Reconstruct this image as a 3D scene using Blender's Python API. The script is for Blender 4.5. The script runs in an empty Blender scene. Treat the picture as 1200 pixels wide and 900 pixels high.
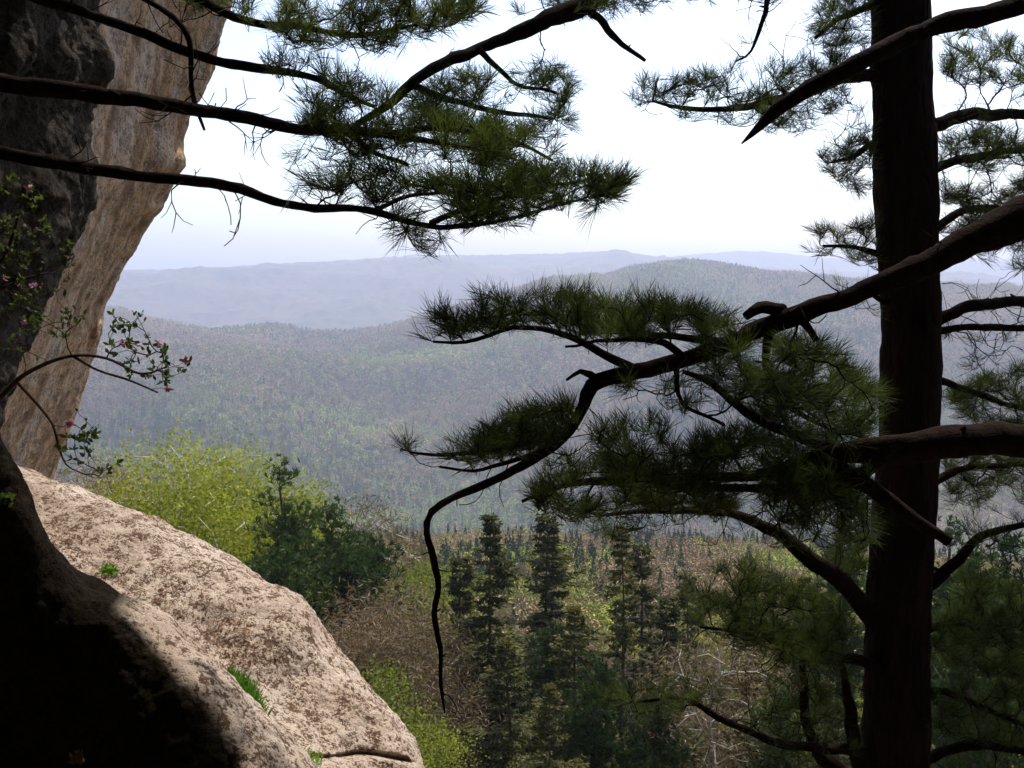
import bpy, math, random
import numpy as np
from mathutils import Vector

random.seed(7)
R = np.random.RandomState(11)
S = bpy.context.scene
COL = S.collection

# ------------------------------------------------------------------ camera, sky, sun, exposure
F = 1150.0
PITCH = math.atan((450 - 330) / F)
cam_d = bpy.data.cameras.new('camera')
cam = bpy.data.objects.new('camera', cam_d)
COL.objects.link(cam)
cam.location = (0, 0, 0)
cam.rotation_euler = (math.radians(90) - PITCH, 0, 0)
cam_d.sensor_width = 36
cam_d.lens = 36 * F / 1200
cam_d.clip_start = 0.05
cam_d.clip_end = 60000
S.camera = cam

SUN_EL, SUN_AZ = math.radians(60), math.radians(33)
W = bpy.data.worlds.new('World'); S.world = W; W.use_nodes = True
wn = W.node_tree.nodes; wl = W.node_tree.links
sky = wn.new('ShaderNodeTexSky'); sky.sky_type = 'NISHITA'; sky.sun_disc = False
sky.sun_elevation = SUN_EL; sky.sun_rotation = SUN_AZ
sky.air_density = 1.0; sky.dust_density = 3.5; sky.ozone_density = 1.0; sky.altitude = 300
bg = wn['Background']; bg.inputs['Strength'].default_value = 0.15
wl.new(sky.outputs[0], bg.inputs[0])
ld = bpy.data.lights.new('sun', 'SUN'); ld.energy = 2.95; ld.angle = math.radians(0.5); ld.color = (1, .95, .87)
sun = bpy.data.objects.new('sun', ld); COL.objects.link(sun)
SD = Vector((math.sin(SUN_AZ) * math.cos(SUN_EL), math.cos(SUN_AZ) * math.cos(SUN_EL), math.sin(SUN_EL)))
sun.rotation_euler = (-SD).to_track_quat('-Z', 'Y').to_euler()
vs = S.view_settings
vs.view_transform = 'Standard'; vs.look = 'None'; vs.gamma = 1; vs.use_curve_mapping = False
vs.exposure = 1.0
S.render.engine = 'CYCLES'
cy = S.cycles
cy.use_denoising = True
cy.max_bounces = 6; cy.diffuse_bounces = 3; cy.glossy_bounces = 1; cy.transmission_bounces = 3
cy.volume_bounces = 0; cy.transparent_max_bounces = 4
cy.use_adaptive_sampling = True; cy.adaptive_threshold = 0.02
cy.caustics_reflective = False; cy.caustics_refractive = False

# ------------------------------------------------------------------ helpers
def P(px, py, d):
    cx, cyy = (px - 600) / F, (450 - py) / F
    y = math.cos(PITCH) + cyy * math.sin(PITCH)
    z = -math.sin(PITCH) + cyy * math.cos(PITCH)
    s = d / y
    return np.array((cx * s, d, z * s))

def hash3(ix, iy, iz):
    h = (ix.astype(np.int64) * 374761393 + iy.astype(np.int64) * 668265263 + iz.astype(np.int64) * 2147483647) & 0xffffffff
    h = ((h ^ (h >> 13)) * 1274126177) & 0xffffffff
    h = ((h ^ (h >> 16)) * 2246822519) & 0xffffffff
    return ((h ^ (h >> 15)) & 0xffffff) / float(0xffffff)

def vnoise(p):
    i = np.floor(p); f = p - i; f = f * f * (3 - 2 * f)
    x, y, z = i[:, 0], i[:, 1], i[:, 2]
    r = 0
    for a in (0, 1):
        for b in (0, 1):
            for c in (0, 1):
                w = (f[:, 0] if a else 1 - f[:, 0]) * (f[:, 1] if b else 1 - f[:, 1]) * (f[:, 2] if c else 1 - f[:, 2])
                r = r + w * hash3(x + a, y + b, z + c)
    return r * 2 - 1

def fbm(p, scale=1.0, oct=4, gain=.5, ridged=False):
    p = np.asarray(p, float) / scale
    a, t, s = 1.0, 0, 0
    for k in range(oct):
        n = vnoise(p + 17.3 * k)
        if ridged: n = 1 - 2 * np.abs(n)
        t = t + a * n; s += a; a *= gain; p = p * 2.03
    return t / s

def mesh_np(name, V, Fc, mat=None, parent=None, cols=None, smooth=False):
    """V (n,3), Fc (m,k) equal-sized polygons"""
    me = bpy.data.meshes.new(name)
    V = np.asarray(V, np.float32); Fc = np.asarray(Fc, np.int32)
    m, k = Fc.shape
    me.vertices.add(len(V)); me.vertices.foreach_set('co', V.ravel())
    me.loops.add(m * k); me.loops.foreach_set('vertex_index', Fc.ravel())
    me.polygons.add(m)
    me.polygons.foreach_set('loop_start', np.arange(0, m * k, k, dtype=np.int32))
    me.polygons.foreach_set('loop_total', np.full(m, k, np.int32))
    if smooth: me.polygons.foreach_set('use_smooth', np.ones(m, bool))
    if cols is not None:
        ca = me.color_attributes.new('tint', 'FLOAT_COLOR', 'POINT')
        c4 = np.ones((len(V), 4), np.float32); c4[:, :3] = cols
        ca.data.foreach_set('color', c4.ravel())
    me.update(calc_edges=True); me.validate()
    if mat: me.materials.append(mat)
    return link(name, me, parent)

def link(name, me, parent=None):
    o = bpy.data.objects.new(name, me); COL.objects.link(o)
    if parent is not None: o.parent = parent
    return o

def tag(o, label=None, cat=None, group=None, kind=None):
    if label: o['label'] = label
    if cat: o['category'] = cat
    if group: o['group'] = group
    if kind: o['kind'] = kind
    return o

def empty(name, loc=(0, 0, 0), rz=0):
    o = bpy.data.objects.new(name, None); COL.objects.link(o)
    o.location = loc; o.rotation_euler = (0, 0, rz); o.empty_display_size = .2
    return o

def copy_tree(o, parent=None):
    c = o.copy(); COL.objects.link(c)
    if parent is not None: c.parent = parent
    for ch in [x for x in KIDS.get(o.name, [])]:
        copy_tree(ch, c)
    return c
KIDS = {}

class Tubes:
    """collects tapered tubes; quads only"""
    def __init__(s): s.V = []; s.Q = []; s.n = 0
    def tube(s, pts, rad, sides=6, rough=0, cap=True):
        pts = np.asarray(pts, float); rad = np.asarray(rad, float)
        n = len(pts)
        if n < 2: return
        t = np.gradient(pts, axis=0); t /= (np.linalg.norm(t, axis=1, keepdims=True) + 1e-9)
        ref = np.array((0.13, 0.31, 1.0)) if abs(t[:, 2]).mean() < .8 else np.array((1.0, .2, 0))
        a = np.cross(t, ref); a /= (np.linalg.norm(a, axis=1, keepdims=True) + 1e-9)
        b = np.cross(t, a)
        ang = np.linspace(0, 2 * np.pi, sides, endpoint=False)
        rr = rad[:, None] * np.ones(sides)
        V = pts[:, None] + rr[..., None] * (np.cos(ang)[None, :, None] * a[:, None] + np.sin(ang)[None, :, None] * b[:, None])
        if rough:
            Vf = V.reshape(-1, 3)
            d = fbm(Vf, max(rad.max() * .9, .01), 3) * .6 + fbm(Vf, max(rad.max() * .3, .004), 2) * .4
            off = V - pts[:, None]
            V = pts[:, None] + off * (1 + rough * d.reshape(n, sides, 1))
        base = s.n
        s.V.append(V.reshape(-1, 3)); s.n += n * sides
        i = np.arange(n - 1)[:, None] * sides; j = np.arange(sides)[None]; j2 = (j + 1) % sides
        q = np.stack([i + j, i + j2, i + sides + j2, i + sides + j], -1).reshape(-1, 4) + base
        s.Q.append(q)
        if cap:
            for row in (0, n - 1):
                c = s.n; s.V.append(pts[row:row + 1]); s.n += 1
                k = base + row * sides + np.arange(0, sides - 1, 2)
                q = np.stack([np.full(len(k), c), k, k + 1, base + row * sides + ((k - base - row * sides + 2) % sides)], -1)
                s.Q.append(q)
    def build(s, name, mat, parent=None, smooth=True):
        return mesh_np(name, np.concatenate(s.V), np.concatenate(s.Q), mat, parent, smooth=smooth)

def smooth_line(pts, step):
    """Catmull-Rom through pts (n,k) resampled about every step (k>=3: first three are xyz)"""
    pts = np.asarray(pts, float)
    ext = np.vstack([2 * pts[0] - pts[1], pts, 2 * pts[-1] - pts[-2]])
    out = []
    for i in range(1, len(ext) - 2):
        p0, p1, p2, p3 = ext[i - 1], ext[i], ext[i + 1], ext[i + 2]
        L = np.linalg.norm((p2 - p1)[:3]); n = max(1, int(round(L / step)))
        for k in range(n):
            t = k / n
            out.append(.5 * ((2 * p1) + (-p0 + p2) * t + (2 * p0 - 5 * p1 + 4 * p2 - p3) * t * t + (-p0 + 3 * p1 - 3 * p2 + p3) * t ** 3))
    out.append(ext[-2])
    return np.array(out)

# ------------------------------------------------------------------ materials
def nodes(name):
    m = bpy.data.materials.new(name); m.use_nodes = True
    nt = m.node_tree; return m, nt, nt.nodes, nt.links, nt.nodes['Principled BSDF']

def ramp(ns, stops):
    r = ns.new('ShaderNodeValToRGB'); e = r.color_ramp.elements
    while len(e) > 1: e.remove(e[-1])
    e[0].position = stops[0][0]; e[0].color = (*stops[0][1], 1)
    for p, c in stops[1:]:
        x = e.new(p); x.color = (*c, 1)
    return r

def noise(ns, ls, co, scale, detail=6, rough=.6):
    n = ns.new('ShaderNodeTexNoise'); n.inputs['Scale'].default_value = scale
    n.inputs['Detail'].default_value = detail; n.inputs['Roughness'].default_value = rough
    ls.new(co, n.inputs['Vector']); return n

def mix(ns, ls, fac, a, b, mode='MIX'):
    m = ns.new('ShaderNodeMix'); m.data_type = 'RGBA'; m.blend_type = mode
    for sock, v in ((m.inputs[0], fac), (m.inputs[6], a), (m.inputs[7], b)):
        if isinstance(v, (int, float)): sock.default_value = v
        elif isinstance(v, tuple): sock.default_value = (*v, 1)
        else: ls.new(v, sock)
    return m.outputs[2]

def bump(ns, ls, h, strength, dist, prev=None):
    b = ns.new('ShaderNodeBump'); b.inputs['Strength'].default_value = strength; b.inputs['Distance'].default_value = dist
    ls.new(h, b.inputs['Height'])
    if prev is not None: ls.new(prev, b.inputs['Normal'])
    return b.outputs[0]

def leaf_mat(name, ca, cb, trans=.35, scale=3.0, rough=.55, tint=False):
    """leaves or needles: colour varies from clump to clump, light passes through"""
    m, nt, ns, ls, bs = nodes(name)
    tc = ns.new('ShaderNodeTexCoord')
    n = noise(ns, ls, tc.outputs['Object'], scale, 3)
    oi = ns.new('ShaderNodeObjectInfo')
    n2 = noise(ns, ls, tc.outputs['Object'], scale * 9, 1)
    ad = ns.new('ShaderNodeMath'); ad.operation = 'ADD'; ls.new(n.outputs[0], ad.inputs[0])
    mu = ns.new('ShaderNodeMath'); mu.operation = 'MULTIPLY_ADD'; ls.new(n2.outputs[0], mu.inputs[0]); mu.inputs[1].default_value = .8; mu.inputs[2].default_value = -.4
    ls.new(mu.outputs[0], ad.inputs[1])
    r = ramp(ns, [(.3, ca), (.7, cb)]); ls.new(ad.outputs[0], r.inputs[0])
    col = r.outputs[0]
    hs = ns.new('ShaderNodeHueSaturation'); ls.new(col, hs.inputs['Color'])
    mr = ns.new('ShaderNodeMapRange'); ls.new(oi.outputs['Random'], mr.inputs[0]); mr.inputs[3].default_value = .75; mr.inputs[4].default_value = 1.25
    ls.new(mr.outputs[0], hs.inputs['Value'])
    mr2 = ns.new('ShaderNodeMapRange'); ls.new(oi.outputs['Random'], mr2.inputs[0]); mr2.inputs[3].default_value = .515; mr2.inputs[4].default_value = .485
    ls.new(mr2.outputs[0], hs.inputs['Hue'])
    col = hs.outputs[0]
    ls.new(col, bs.inputs['Base Color']); bs.inputs['Roughness'].default_value = rough
    bs.inputs['Specular IOR Level'].default_value = .1
    tr = ns.new('ShaderNodeBsdfTranslucent'); ls.new(mix(ns, ls, 1.0, col, (1.25, 1.3, .6), 'MULTIPLY'), tr.inputs[0])
    ms = ns.new('ShaderNodeMixShader'); ms.inputs[0].default_value = trans
    ls.new(bs.outputs[0], ms.inputs[1]); ls.new(tr.outputs[0], ms.inputs[2])
    ls.new(ms.outputs[0], ns['Material Output'].inputs[0])
    return m

def bark_mat(name, ca, cb, scale=12, stretch=.25, b=.6, dist=.02):
    m, nt, ns, ls, bs = nodes(name)
    tc = ns.new('ShaderNodeTexCoord'); mp = ns.new('ShaderNodeMapping'); mp.inputs['Scale'].default_value = (1, 1, stretch)
    ls.new(tc.outputs['Object'], mp.inputs[0])
    n = noise(ns, ls, mp.outputs[0], scale, 8, .65)
    v = ns.new('ShaderNodeTexVoronoi'); v.feature = 'DISTANCE_TO_EDGE'; v.inputs['Scale'].default_value = scale * 1.6
    ls.new(mp.outputs[0], v.inputs['Vector'])
    r = ramp(ns, [(.3, ca), (.75, cb)]); ls.new(n.outputs[0], r.inputs[0])
    ls.new(r.outputs[0], bs.inputs['Base Color']); bs.inputs['Roughness'].default_value = 1
    bs.inputs['Specular IOR Level'].default_value = .04
    vr = ns.new('ShaderNodeMapRange'); ls.new(v.outputs['Distance'], vr.inputs[0]); vr.inputs[2].default_value = .15
    b1 = bump(ns, ls, vr.outputs[0], b * (.35 if 'limb' in name else 1), dist); b2 = bump(ns, ls, n.outputs[0], b, dist, b1)
    ls.new(b2, bs.inputs['Normal'])
    return m

M_bark = bark_mat('pine_bark', (.006, .0035, .003), (.032, .018, .012), 9, .22, .9, .03)
M_limb = bark_mat('limb_bark', (.004, .003, .0022), (.024, .014, .010), 22, 1, .7, .012)
M_twig = bark_mat('twig_bark', (.035, .024, .018), (.09, .06, .045), 30, 1, .4, .004)
M_bark_mid = bark_mat('trunk_bark', (.05, .038, .03), (.15, .12, .095), 4, .3, .5, .03)
M_birch_bark = bark_mat('birch_bark', (.32, .29, .25), (.62, .58, .52), 3, .5, .3, .01)
M_needle = leaf_mat('pine_needles', (.011, .018, .009), (.074, .095, .032), .38, 2.6, .6)
M_birch = leaf_mat('birch_leaves', (.15, .17, .018), (.26, .28, .035), .45, .8)
M_green = leaf_mat('fresh_leaves', (.085, .11, .018), (.18, .20, .035), .45, .8)
M_olive = leaf_mat('olive_leaves', (.14, .14, .025), (.28, .25, .05), .4, .8)
M_spruce = leaf_mat('spruce_needles', (.038, .043, .012), (.105, .10, .026), .3, .9)
M_midpine = leaf_mat('mid_pine_needles', (.020, .038, .013), (.052, .085, .024), .25, .9)
M_bud = leaf_mat('bud_twigs', (.115, .08, .052), (.21, .15, .10), .25, .9)
M_grey_twig = leaf_mat('grey_twigs', (.14, .12, .105), (.26, .23, .2), .1, .9)
M_dry = leaf_mat('dry_leaf', (.10, .045, .02), (.30, .17, .09), .2, 30)
M_grass = leaf_mat('grass_blades', (.07, .16, .02), (.14, .27, .04), .5, 8)
M_azleaf = leaf_mat('azalea_leaves', (.03, .05, .014), (.09, .12, .03), .4, 20)
M_petal = leaf_mat('azalea_petals', (.36, .12, .40), (.55, .24, .58), .45, 20)

def rock_mat(name, base, light, dark, streak=None, speck=.5, darkstop=(.42, .62), scale=1.0, bumps=1.0):
    m, nt, ns, ls, bs = nodes(name)
    tc = ns.new('ShaderNodeTexCoord'); co = tc.outputs['Object']
    n1 = noise(ns, ls, co, 1.1 * scale, 8, .6)
    n2 = noise(ns, ls, co, 7 * scale, 10, .72)
    n3 = noise(ns, ls, co, 34 * scale, 3, .8)
    r1 = ramp(ns, [(.35, base), (.65, light)]); ls.new(n1.outputs[0], r1.inputs[0])
    col = r1.outputs[0]
    if streak is not None:
        mp = ns.new('ShaderNodeMapping'); mp.inputs['Rotation'].default_value = streak['rot']; mp.inputs['Scale'].default_value = streak['scale']
        ls.new(co, mp.inputs[0])
        s1 = noise(ns, ls, mp.outputs[0], 1.0, 7, .6)
        rs = ramp(ns, [(.38, streak['a']), (.5, streak['b']), (.62, streak['c'])]); ls.new(s1.outputs[0], rs.inputs[0])
        col = mix(ns, ls, .75, col, rs.outputs[0])
    # dark lichen and pits, in blotches broken up by fine grain
    r2 = ramp(ns, [(darkstop[0], (1, 1, 1)), (darkstop[1], (0, 0, 0))])
    sm = ns.new('ShaderNodeMath'); sm.operation = 'MULTIPLY_ADD'; ls.new(n3.outputs[0], sm.inputs[0]); sm.inputs[1].default_value = .9
    ls.new(n2.outputs[0], sm.inputs[2])
    sc = ns.new('ShaderNodeMath'); sc.operation = 'MULTIPLY'; sc.inputs[1].default_value = .53; ls.new(sm.outputs[0], sc.inputs[0])
    ls.new(sc.outputs[0], r2.inputs[0])
    fa = ns.new('ShaderNodeMath'); fa.operation = 'MULTIPLY'; fa.inputs[1].default_value = speck; ls.new(r2.outputs[0], fa.inputs[0])
    col = mix(ns, ls, fa.outputs[0], col, dark)
    # pale lichen flecks
    r3 = ramp(ns, [(.60, (0, 0, 0)), (.68, (1, 1, 1))]); n4 = noise(ns, ls, co, 22 * scale, 5, .7); ls.new(n4.outputs[0], r3.inputs[0])
    fb = ns.new('ShaderNodeMath'); fb.operation = 'MULTIPLY'; fb.inputs[1].default_value = .35; ls.new(r3.outputs[0], fb.inputs[0])
    col = mix(ns, ls, fb.outputs[0], col, tuple(min(.8, c * 1.35) for c in light))
    ls.new(col, bs.inputs['Base Color']); bs.inputs['Roughness'].default_value = .92; bs.inputs['Specular IOR Level'].default_value = .2
    b1 = bump(ns, ls, n2.outputs[0], .7 * bumps, .06); b2 = bump(ns, ls, n3.outputs[0], .7 * bumps, .015, b1)
    ls.new(b2, bs.inputs['Normal'])
    return m

M_boulder = rock_mat('boulder_rock', (.43, .325, .245), (.60, .50, .40), (.10, .05, .024), None, .95, (.47, .505), 1.15, 1.6)
M_cliff = rock_mat('cliff_rock', (.25, .18, .125), (.36, .30, .24), (.09, .065, .045),
                   dict(rot=(0, math.radians(-20), math.radians(20)), scale=(3.2, 3.2, .35), a=(.15, .085, .042), b=(.42, .27, .15), c=(.35, .30, .25)), .8, (.455, .53), 1.0, .8)
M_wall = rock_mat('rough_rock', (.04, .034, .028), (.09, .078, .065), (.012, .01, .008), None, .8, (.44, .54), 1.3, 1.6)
M_dark = rock_mat('mossy_shade_rock', (.014, .010, .006), (.03, .022, .014), (.005, .004, .003), None, .85, (.46, .56), 1.6, 1.3)  # moss colour taken almost to black to paint in the deep shade
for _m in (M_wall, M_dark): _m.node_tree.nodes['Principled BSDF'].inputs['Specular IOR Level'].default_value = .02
M_strip = M_boulder

def two_tone(ma, mb):
    """bare granite top over a mossy side with shade painted in: the two rock materials mixed by a mask on the mesh"""
    m = ma.copy(); nt = m.node_tree; ns, ls = nt.nodes, nt.links
    out = ns['Material Output']; sa = ns['Principled BSDF']
    mp = {}
    for n in mb.node_tree.nodes:
        if n.type == 'OUTPUT_MATERIAL': continue
        c = ns.new(n.bl_idname); mp[n.name] = c
        for k in ('noise_dimensions', 'data_type', 'blend_type', 'operation'):
            if hasattr(n, k): setattr(c, k, getattr(n, k))
        for k, i_ in enumerate(n.inputs):
            if hasattr(i_, 'default_value'):
                try: c.inputs[k].default_value = i_.default_value
                except Exception: pass
        if n.type == 'VALTORGB':
            e = c.color_ramp.elements
            while len(e) > 1: e.remove(e[-1])
            src = n.color_ramp.elements; e[0].position = src[0].position; e[0].color = src[0].color
            for q in src[1:]:
                x = e.new(q.position); x.color = q.color
    idx = lambda col, sk: [k for k, q in enumerate(col) if q == sk][0]
    for l in mb.node_tree.links:
        if l.to_node.type == 'OUTPUT_MATERIAL': continue
        ls.new(mp[l.from_node.name].outputs[idx(l.from_node.outputs, l.from_socket)], mp[l.to_node.name].inputs[idx(l.to_node.inputs, l.to_socket)])
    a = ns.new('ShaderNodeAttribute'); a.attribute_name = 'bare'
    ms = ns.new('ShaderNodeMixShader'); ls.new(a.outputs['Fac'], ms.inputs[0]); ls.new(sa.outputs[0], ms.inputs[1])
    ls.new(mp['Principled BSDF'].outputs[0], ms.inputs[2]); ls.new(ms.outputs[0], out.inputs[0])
    return m

def terrain_mat():
    m, nt, ns, ls, bs = nodes('ground')
    g = ns.new('ShaderNodeNewGeometry'); co = g.outputs['Position']
    n1 = noise(ns, ls, co, .0035, 6, .6); n2 = noise(ns, ls, co, .045, 5, .65); n3 = noise(ns, ls, co, 1.3, 5, .65)
    rA = ramp(ns, [(.38, (.07, .085, .03)), (.5, (.135, .10, .07)), (.62, (.10, .12, .035))]); ls.new(n2.outputs[0], rA.inputs[0])
    rB = ramp(ns, [(.4, (.055, .07, .03)), (.6, (.15, .11, .08))]); ls.new(n1.outputs[0], rB.inputs[0])
    c = mix(ns, ls, .45, rA.outputs[0], rB.outputs[0])
    rC = ramp(ns, [(.35, (.45, .45, .45)), (.65, (1.3, 1.2, 1.1))]); ls.new(n3.outputs[0], rC.inputs[0])
    c = mix(ns, ls, 1.0, c, rC.outputs[0], 'MULTIPLY')
    ls.new(c, bs.inputs['Base Color']); bs.inputs['Roughness'].default_value = 1; bs.inputs['Specular IOR Level'].default_value = .05
    ls.new(bump(ns, ls, n2.outputs[0], .8, 6), bs.inputs['Normal'])
    return m

def tint_mat(name, trans=0):
    m, nt, ns, ls, bs = nodes(name)
    a = ns.new('ShaderNodeAttribute'); a.attribute_name = 'tint'
    ls.new(a.outputs['Color'], bs.inputs['Base Color']); bs.inputs['Roughness'].default_value = .9; bs.inputs['Specular IOR Level'].default_value = .05
    if trans:
        tr = ns.new('ShaderNodeBsdfTranslucent'); ls.new(a.outputs['Color'], tr.inputs[0])
        ms = ns.new('ShaderNodeMixShader'); ms.inputs[0].default_value = trans
        ls.new(bs.outputs[0], ms.inputs[1]); ls.new(tr.outputs[0], ms.inputs[2]); ls.new(ms.outputs[0], ns['Material Output'].inputs[0])
    return m

# ------------------------------------------------------------------ terrain: one sheet to the horizon
def az_of(px): return math.atan2((px - 600) / F, math.cos(PITCH))
def elev_tan(py):
    c = (450 - py) / F
    return (-math.sin(PITCH) + c * math.cos(PITCH)) / (math.cos(PITCH) + c * math.sin(PITCH))
MID = [(-600, 430), (0, 400), (100, 388), (200, 388), (300, 396), (400, 400), (460, 386), (520, 366), (600, 346), (680, 330), (740, 315), (800, 305), (850, 307), (900, 313), (960, 318), (1020, 326), (1100, 335), (1200, 345), (1700, 380)]
FAR = [(-600, 330), (0, 320), (130, 313), (200, 311), (300, 307), (400, 301), (460, 297), (540, 295), (620, 294), (700, 295), (760, 298), (820, 302), (900, 310), (1200, 330), (1700, 330)]
FA2 = [(-600, 345), (600, 312), (700, 303), (760, 299), (810, 294), (860, 290), (910, 292), (960, 298), (1050, 300), (1200, 300), (1700, 320)]
def prof(tab, az):
    xs = np.array([az_of(p) for p, _ in tab]); ys = np.array([elev_tan(q) for _, q in tab])
    return np.interp(az, xs, ys) - .0042

def terrain_z(x, y, fine=True):
    x = np.asarray(x, float); y = np.asarray(y, float)
    r = np.hypot(x, y); az = np.arctan2(x, y)
    dy = np.maximum(np.cos(az), .5)
    tm, tf, t2 = prof(MID, az), prof(FAR, az), prof(FA2, az)
    rs = np.array([0, 1.9, 3.0, 7, 12, 20, 40, 60, 100, 200, 270, 330, 500, 700, 900, 980])
    zs = np.array([-1.68, -1.72, -2.6, -5.4, -9.5, -14.5, -25, -33, -43, -60, -75, -94, -172, -245, -285, -290])
    z = np.interp(r, rs, zs)
    # beyond the valley floor: radial control points per azimuth, eased between
    rm = 2050 + 180 * np.sin(az * 5 + 1); rf = 5500 + 220 * np.sin(az * 7); r2 = 7000 + 0 * az
    def seg(z, r0, z0, r1, z1, pw=1.0):
        t = np.clip((r - r0) / (r1 - r0), 0, 1); e = t * t * (3 - 2 * t); e = e ** pw
        return np.where(r > r0, z0 + (z1 - z0) * e, z)
    zm = tm * rm * dy; zf = tf * rf * dy; z2 = t2 * r2 * dy
    t_ = np.clip((r - 980) / (rm - 980), 0, 1); z = np.where(r > 980, -290 + (zm + 290) * (.45 * t_ + .55 * np.sin(t_ * np.pi / 2) ** 1.3), z)
    z = seg(z, rm, zm, 3300, -300 + 0 * r)
    z = seg(z, 3300 + 0 * r, -300, rf, zf, .9)
    z = seg(z, rf, zf, 6250, -250 + 0 * r)
    z = seg(z, 6250 + 0 * r, -250, r2, z2)
    z = seg(z, r2, z2, 7600, -200 + 0 * r)
    p = np.stack([x.ravel(), y.ravel(), 0 * x.ravel()], 1)
    w_ = p + 90 * np.stack([fbm(p + 7, 400, 2), fbm(p + 70, 400, 2), 0 * p[:, 0]], 1)
    n1 = fbm(w_, 620, 4, ridged=True).reshape(r.shape); n2 = fbm(w_, 210, 3, ridged=True).reshape(r.shape)
    crest = 1 - .8 * np.exp(-((r - rm) / 200) ** 2) - .95 * np.exp(-((r - rf) / 600) ** 2) - .95 * np.exp(-((r - r2) / 700) ** 2)
    fade = np.clip((r - 700) / 600, 0, 1)
    z = z + fade * crest * (66 * (n1 - .2) + 26 * n2) + np.clip((r - 3400) / 900, 0, 1) * crest * fbm(w_ + 99, 1300, 4, ridged=True).reshape(r.shape) * 150
    z = z + np.clip((r - 8) / 30, 0, 1) * np.clip(1 - r / 1500, 0, 1) * fbm(p, 14, 4).reshape(r.shape) * 1.6
    if fine:
        z = z + np.clip((r - 2200) / 300, 0, 1) * fbm(p, 30, 2).reshape(r.shape) * 8
    # the mountain the ledge belongs to rises behind and to the left of the camera
    back = np.clip(-(y + 2.5) / 6, 0, 1); z = z + back * np.clip((-y - 2), 0, 60) * 1.2
    return z

def ring(a, b, n): return np.geomspace(a, b, n, endpoint=False)
rr = np.concatenate([[0.01], ring(.8, 60, 90), ring(60, 700, 130), np.linspace(700, 2400, 230, endpoint=False), np.linspace(2400, 3800, 30, endpoint=False),
                     np.linspace(3800, 5900, 210, endpoint=False), np.linspace(5900, 7200, 70, endpoint=False), ring(7200, 7700, 6), [7700]])
aa = np.concatenate([np.radians(np.arange(-180, -36, 3)), np.radians(np.arange(-36, 36, .13)), np.radians(np.arange(36, 180, 3))])
RR, AA = np.meshgrid(rr, aa, indexing='ij')
TX, TY = RR * np.sin(AA), RR * np.cos(AA)
TZ = terrain_z(TX, TY)
nr, na = RR.shape
i = np.arange(nr - 1)[:, None] * na; j = np.arange(na)[None]; j2 = (j + 1) % na
Q = np.stack([i + j, i + j2, i + na + j2, i + na + j], -1).reshape(-1, 4)
ter = mesh_np('terrain', np.stack([TX, TY, TZ], -1).reshape(-1, 3), Q[:, ::-1], terrain_mat(), smooth=True)
tag(ter, 'wooded slope, valley and far blue ridges', None, None, 'structure')

def gz(x, y): return float(terrain_z(np.array([x]), np.array([y]))[0])

# ------------------------------------------------------------------ rocks from control nets
def net_surface(net, nu, nv, amp=((.5, .12), (.12, .03)), bumps=(), seed=0, ridged=0.0, groove=0.0):
    """net: rows x cols of 3D points; interpolated smoothly and displaced along the normal"""
    net = np.asarray(net, float)
    def interp(A, n):
        m = len(A); ext = np.concatenate([[2 * A[0] - A[1]], A, [2 * A[-1] - A[-2]]])
        t = np.linspace(0, m - 1, n); k = np.minimum(t.astype(int), m - 2); f = (t - k).reshape(-1, *([1] * (A.ndim - 1)))
        p0, p1, p2, p3 = ext[k], ext[k + 1], ext[k + 2], ext[k + 3]
        return .5 * ((2 * p1) + (-p0 + p2) * f + (2 * p0 - 5 * p1 + 4 * p2 - p3) * f * f + (-p0 + 3 * p1 - 3 * p2 + p3) * f ** 3)
    G = interp(net, nu); G = np.swapaxes(interp(np.swapaxes(G, 0, 1), nv), 0, 1)
    du = np.gradient(G, axis=0); dv = np.gradient(G, axis=1)
    N = np.cross(du, dv); N /= np.linalg.norm(N, axis=2, keepdims=True) + 1e-9
    # point outward from the centroid
    c = G.reshape(-1, 3).mean(0)
    if ((G - c) * N).sum(2).mean() < 0: N = -N
    flat = G.reshape(-1, 3) + seed * 31.7
    D = 0
    for sc, a in amp:
        D = D + a * fbm(flat, sc, 4)
    if ridged: D = D + ridged * fbm(flat, 1.1, 4, ridged=True)
    if groove:
        g = np.stack([flat[:, 0] + flat[:, 2] * -.36, flat[:, 1], flat[:, 2] * .16], 1)
        D = D + groove * (fbm(g, .8, 4, ridged=True) + .6 * np.round(fbm(g + 40, 1.5, 2) * 4) / 4)
    G = G + N * D.reshape(nu, nv, 1)
    for (bp, bn, rad, h) in bumps:
        d = np.linalg.norm((G - bp) / rad, axis=2)
        G = G + np.asarray(bn)[None, None] * (h * np.exp(-d ** 3))[..., None]
    return G

def grid_mesh(name, G, mat, parent=None, flip=False):
    nu, nv = G.shape[:2]
    i = np.arange(nu - 1)[:, None] * nv; j = np.arange(nv - 1)[None]
    Q = np.stack([i + j, i + j + 1, i + nv + j + 1, i + nv + j], -1).reshape(-1, 4)
    if flip: Q = Q[:, ::-1]
    return mesh_np(name, G.reshape(-1, 3), Q, mat, parent, smooth=True)

def rockline(pts): return [P(*p) for p in pts]

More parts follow.
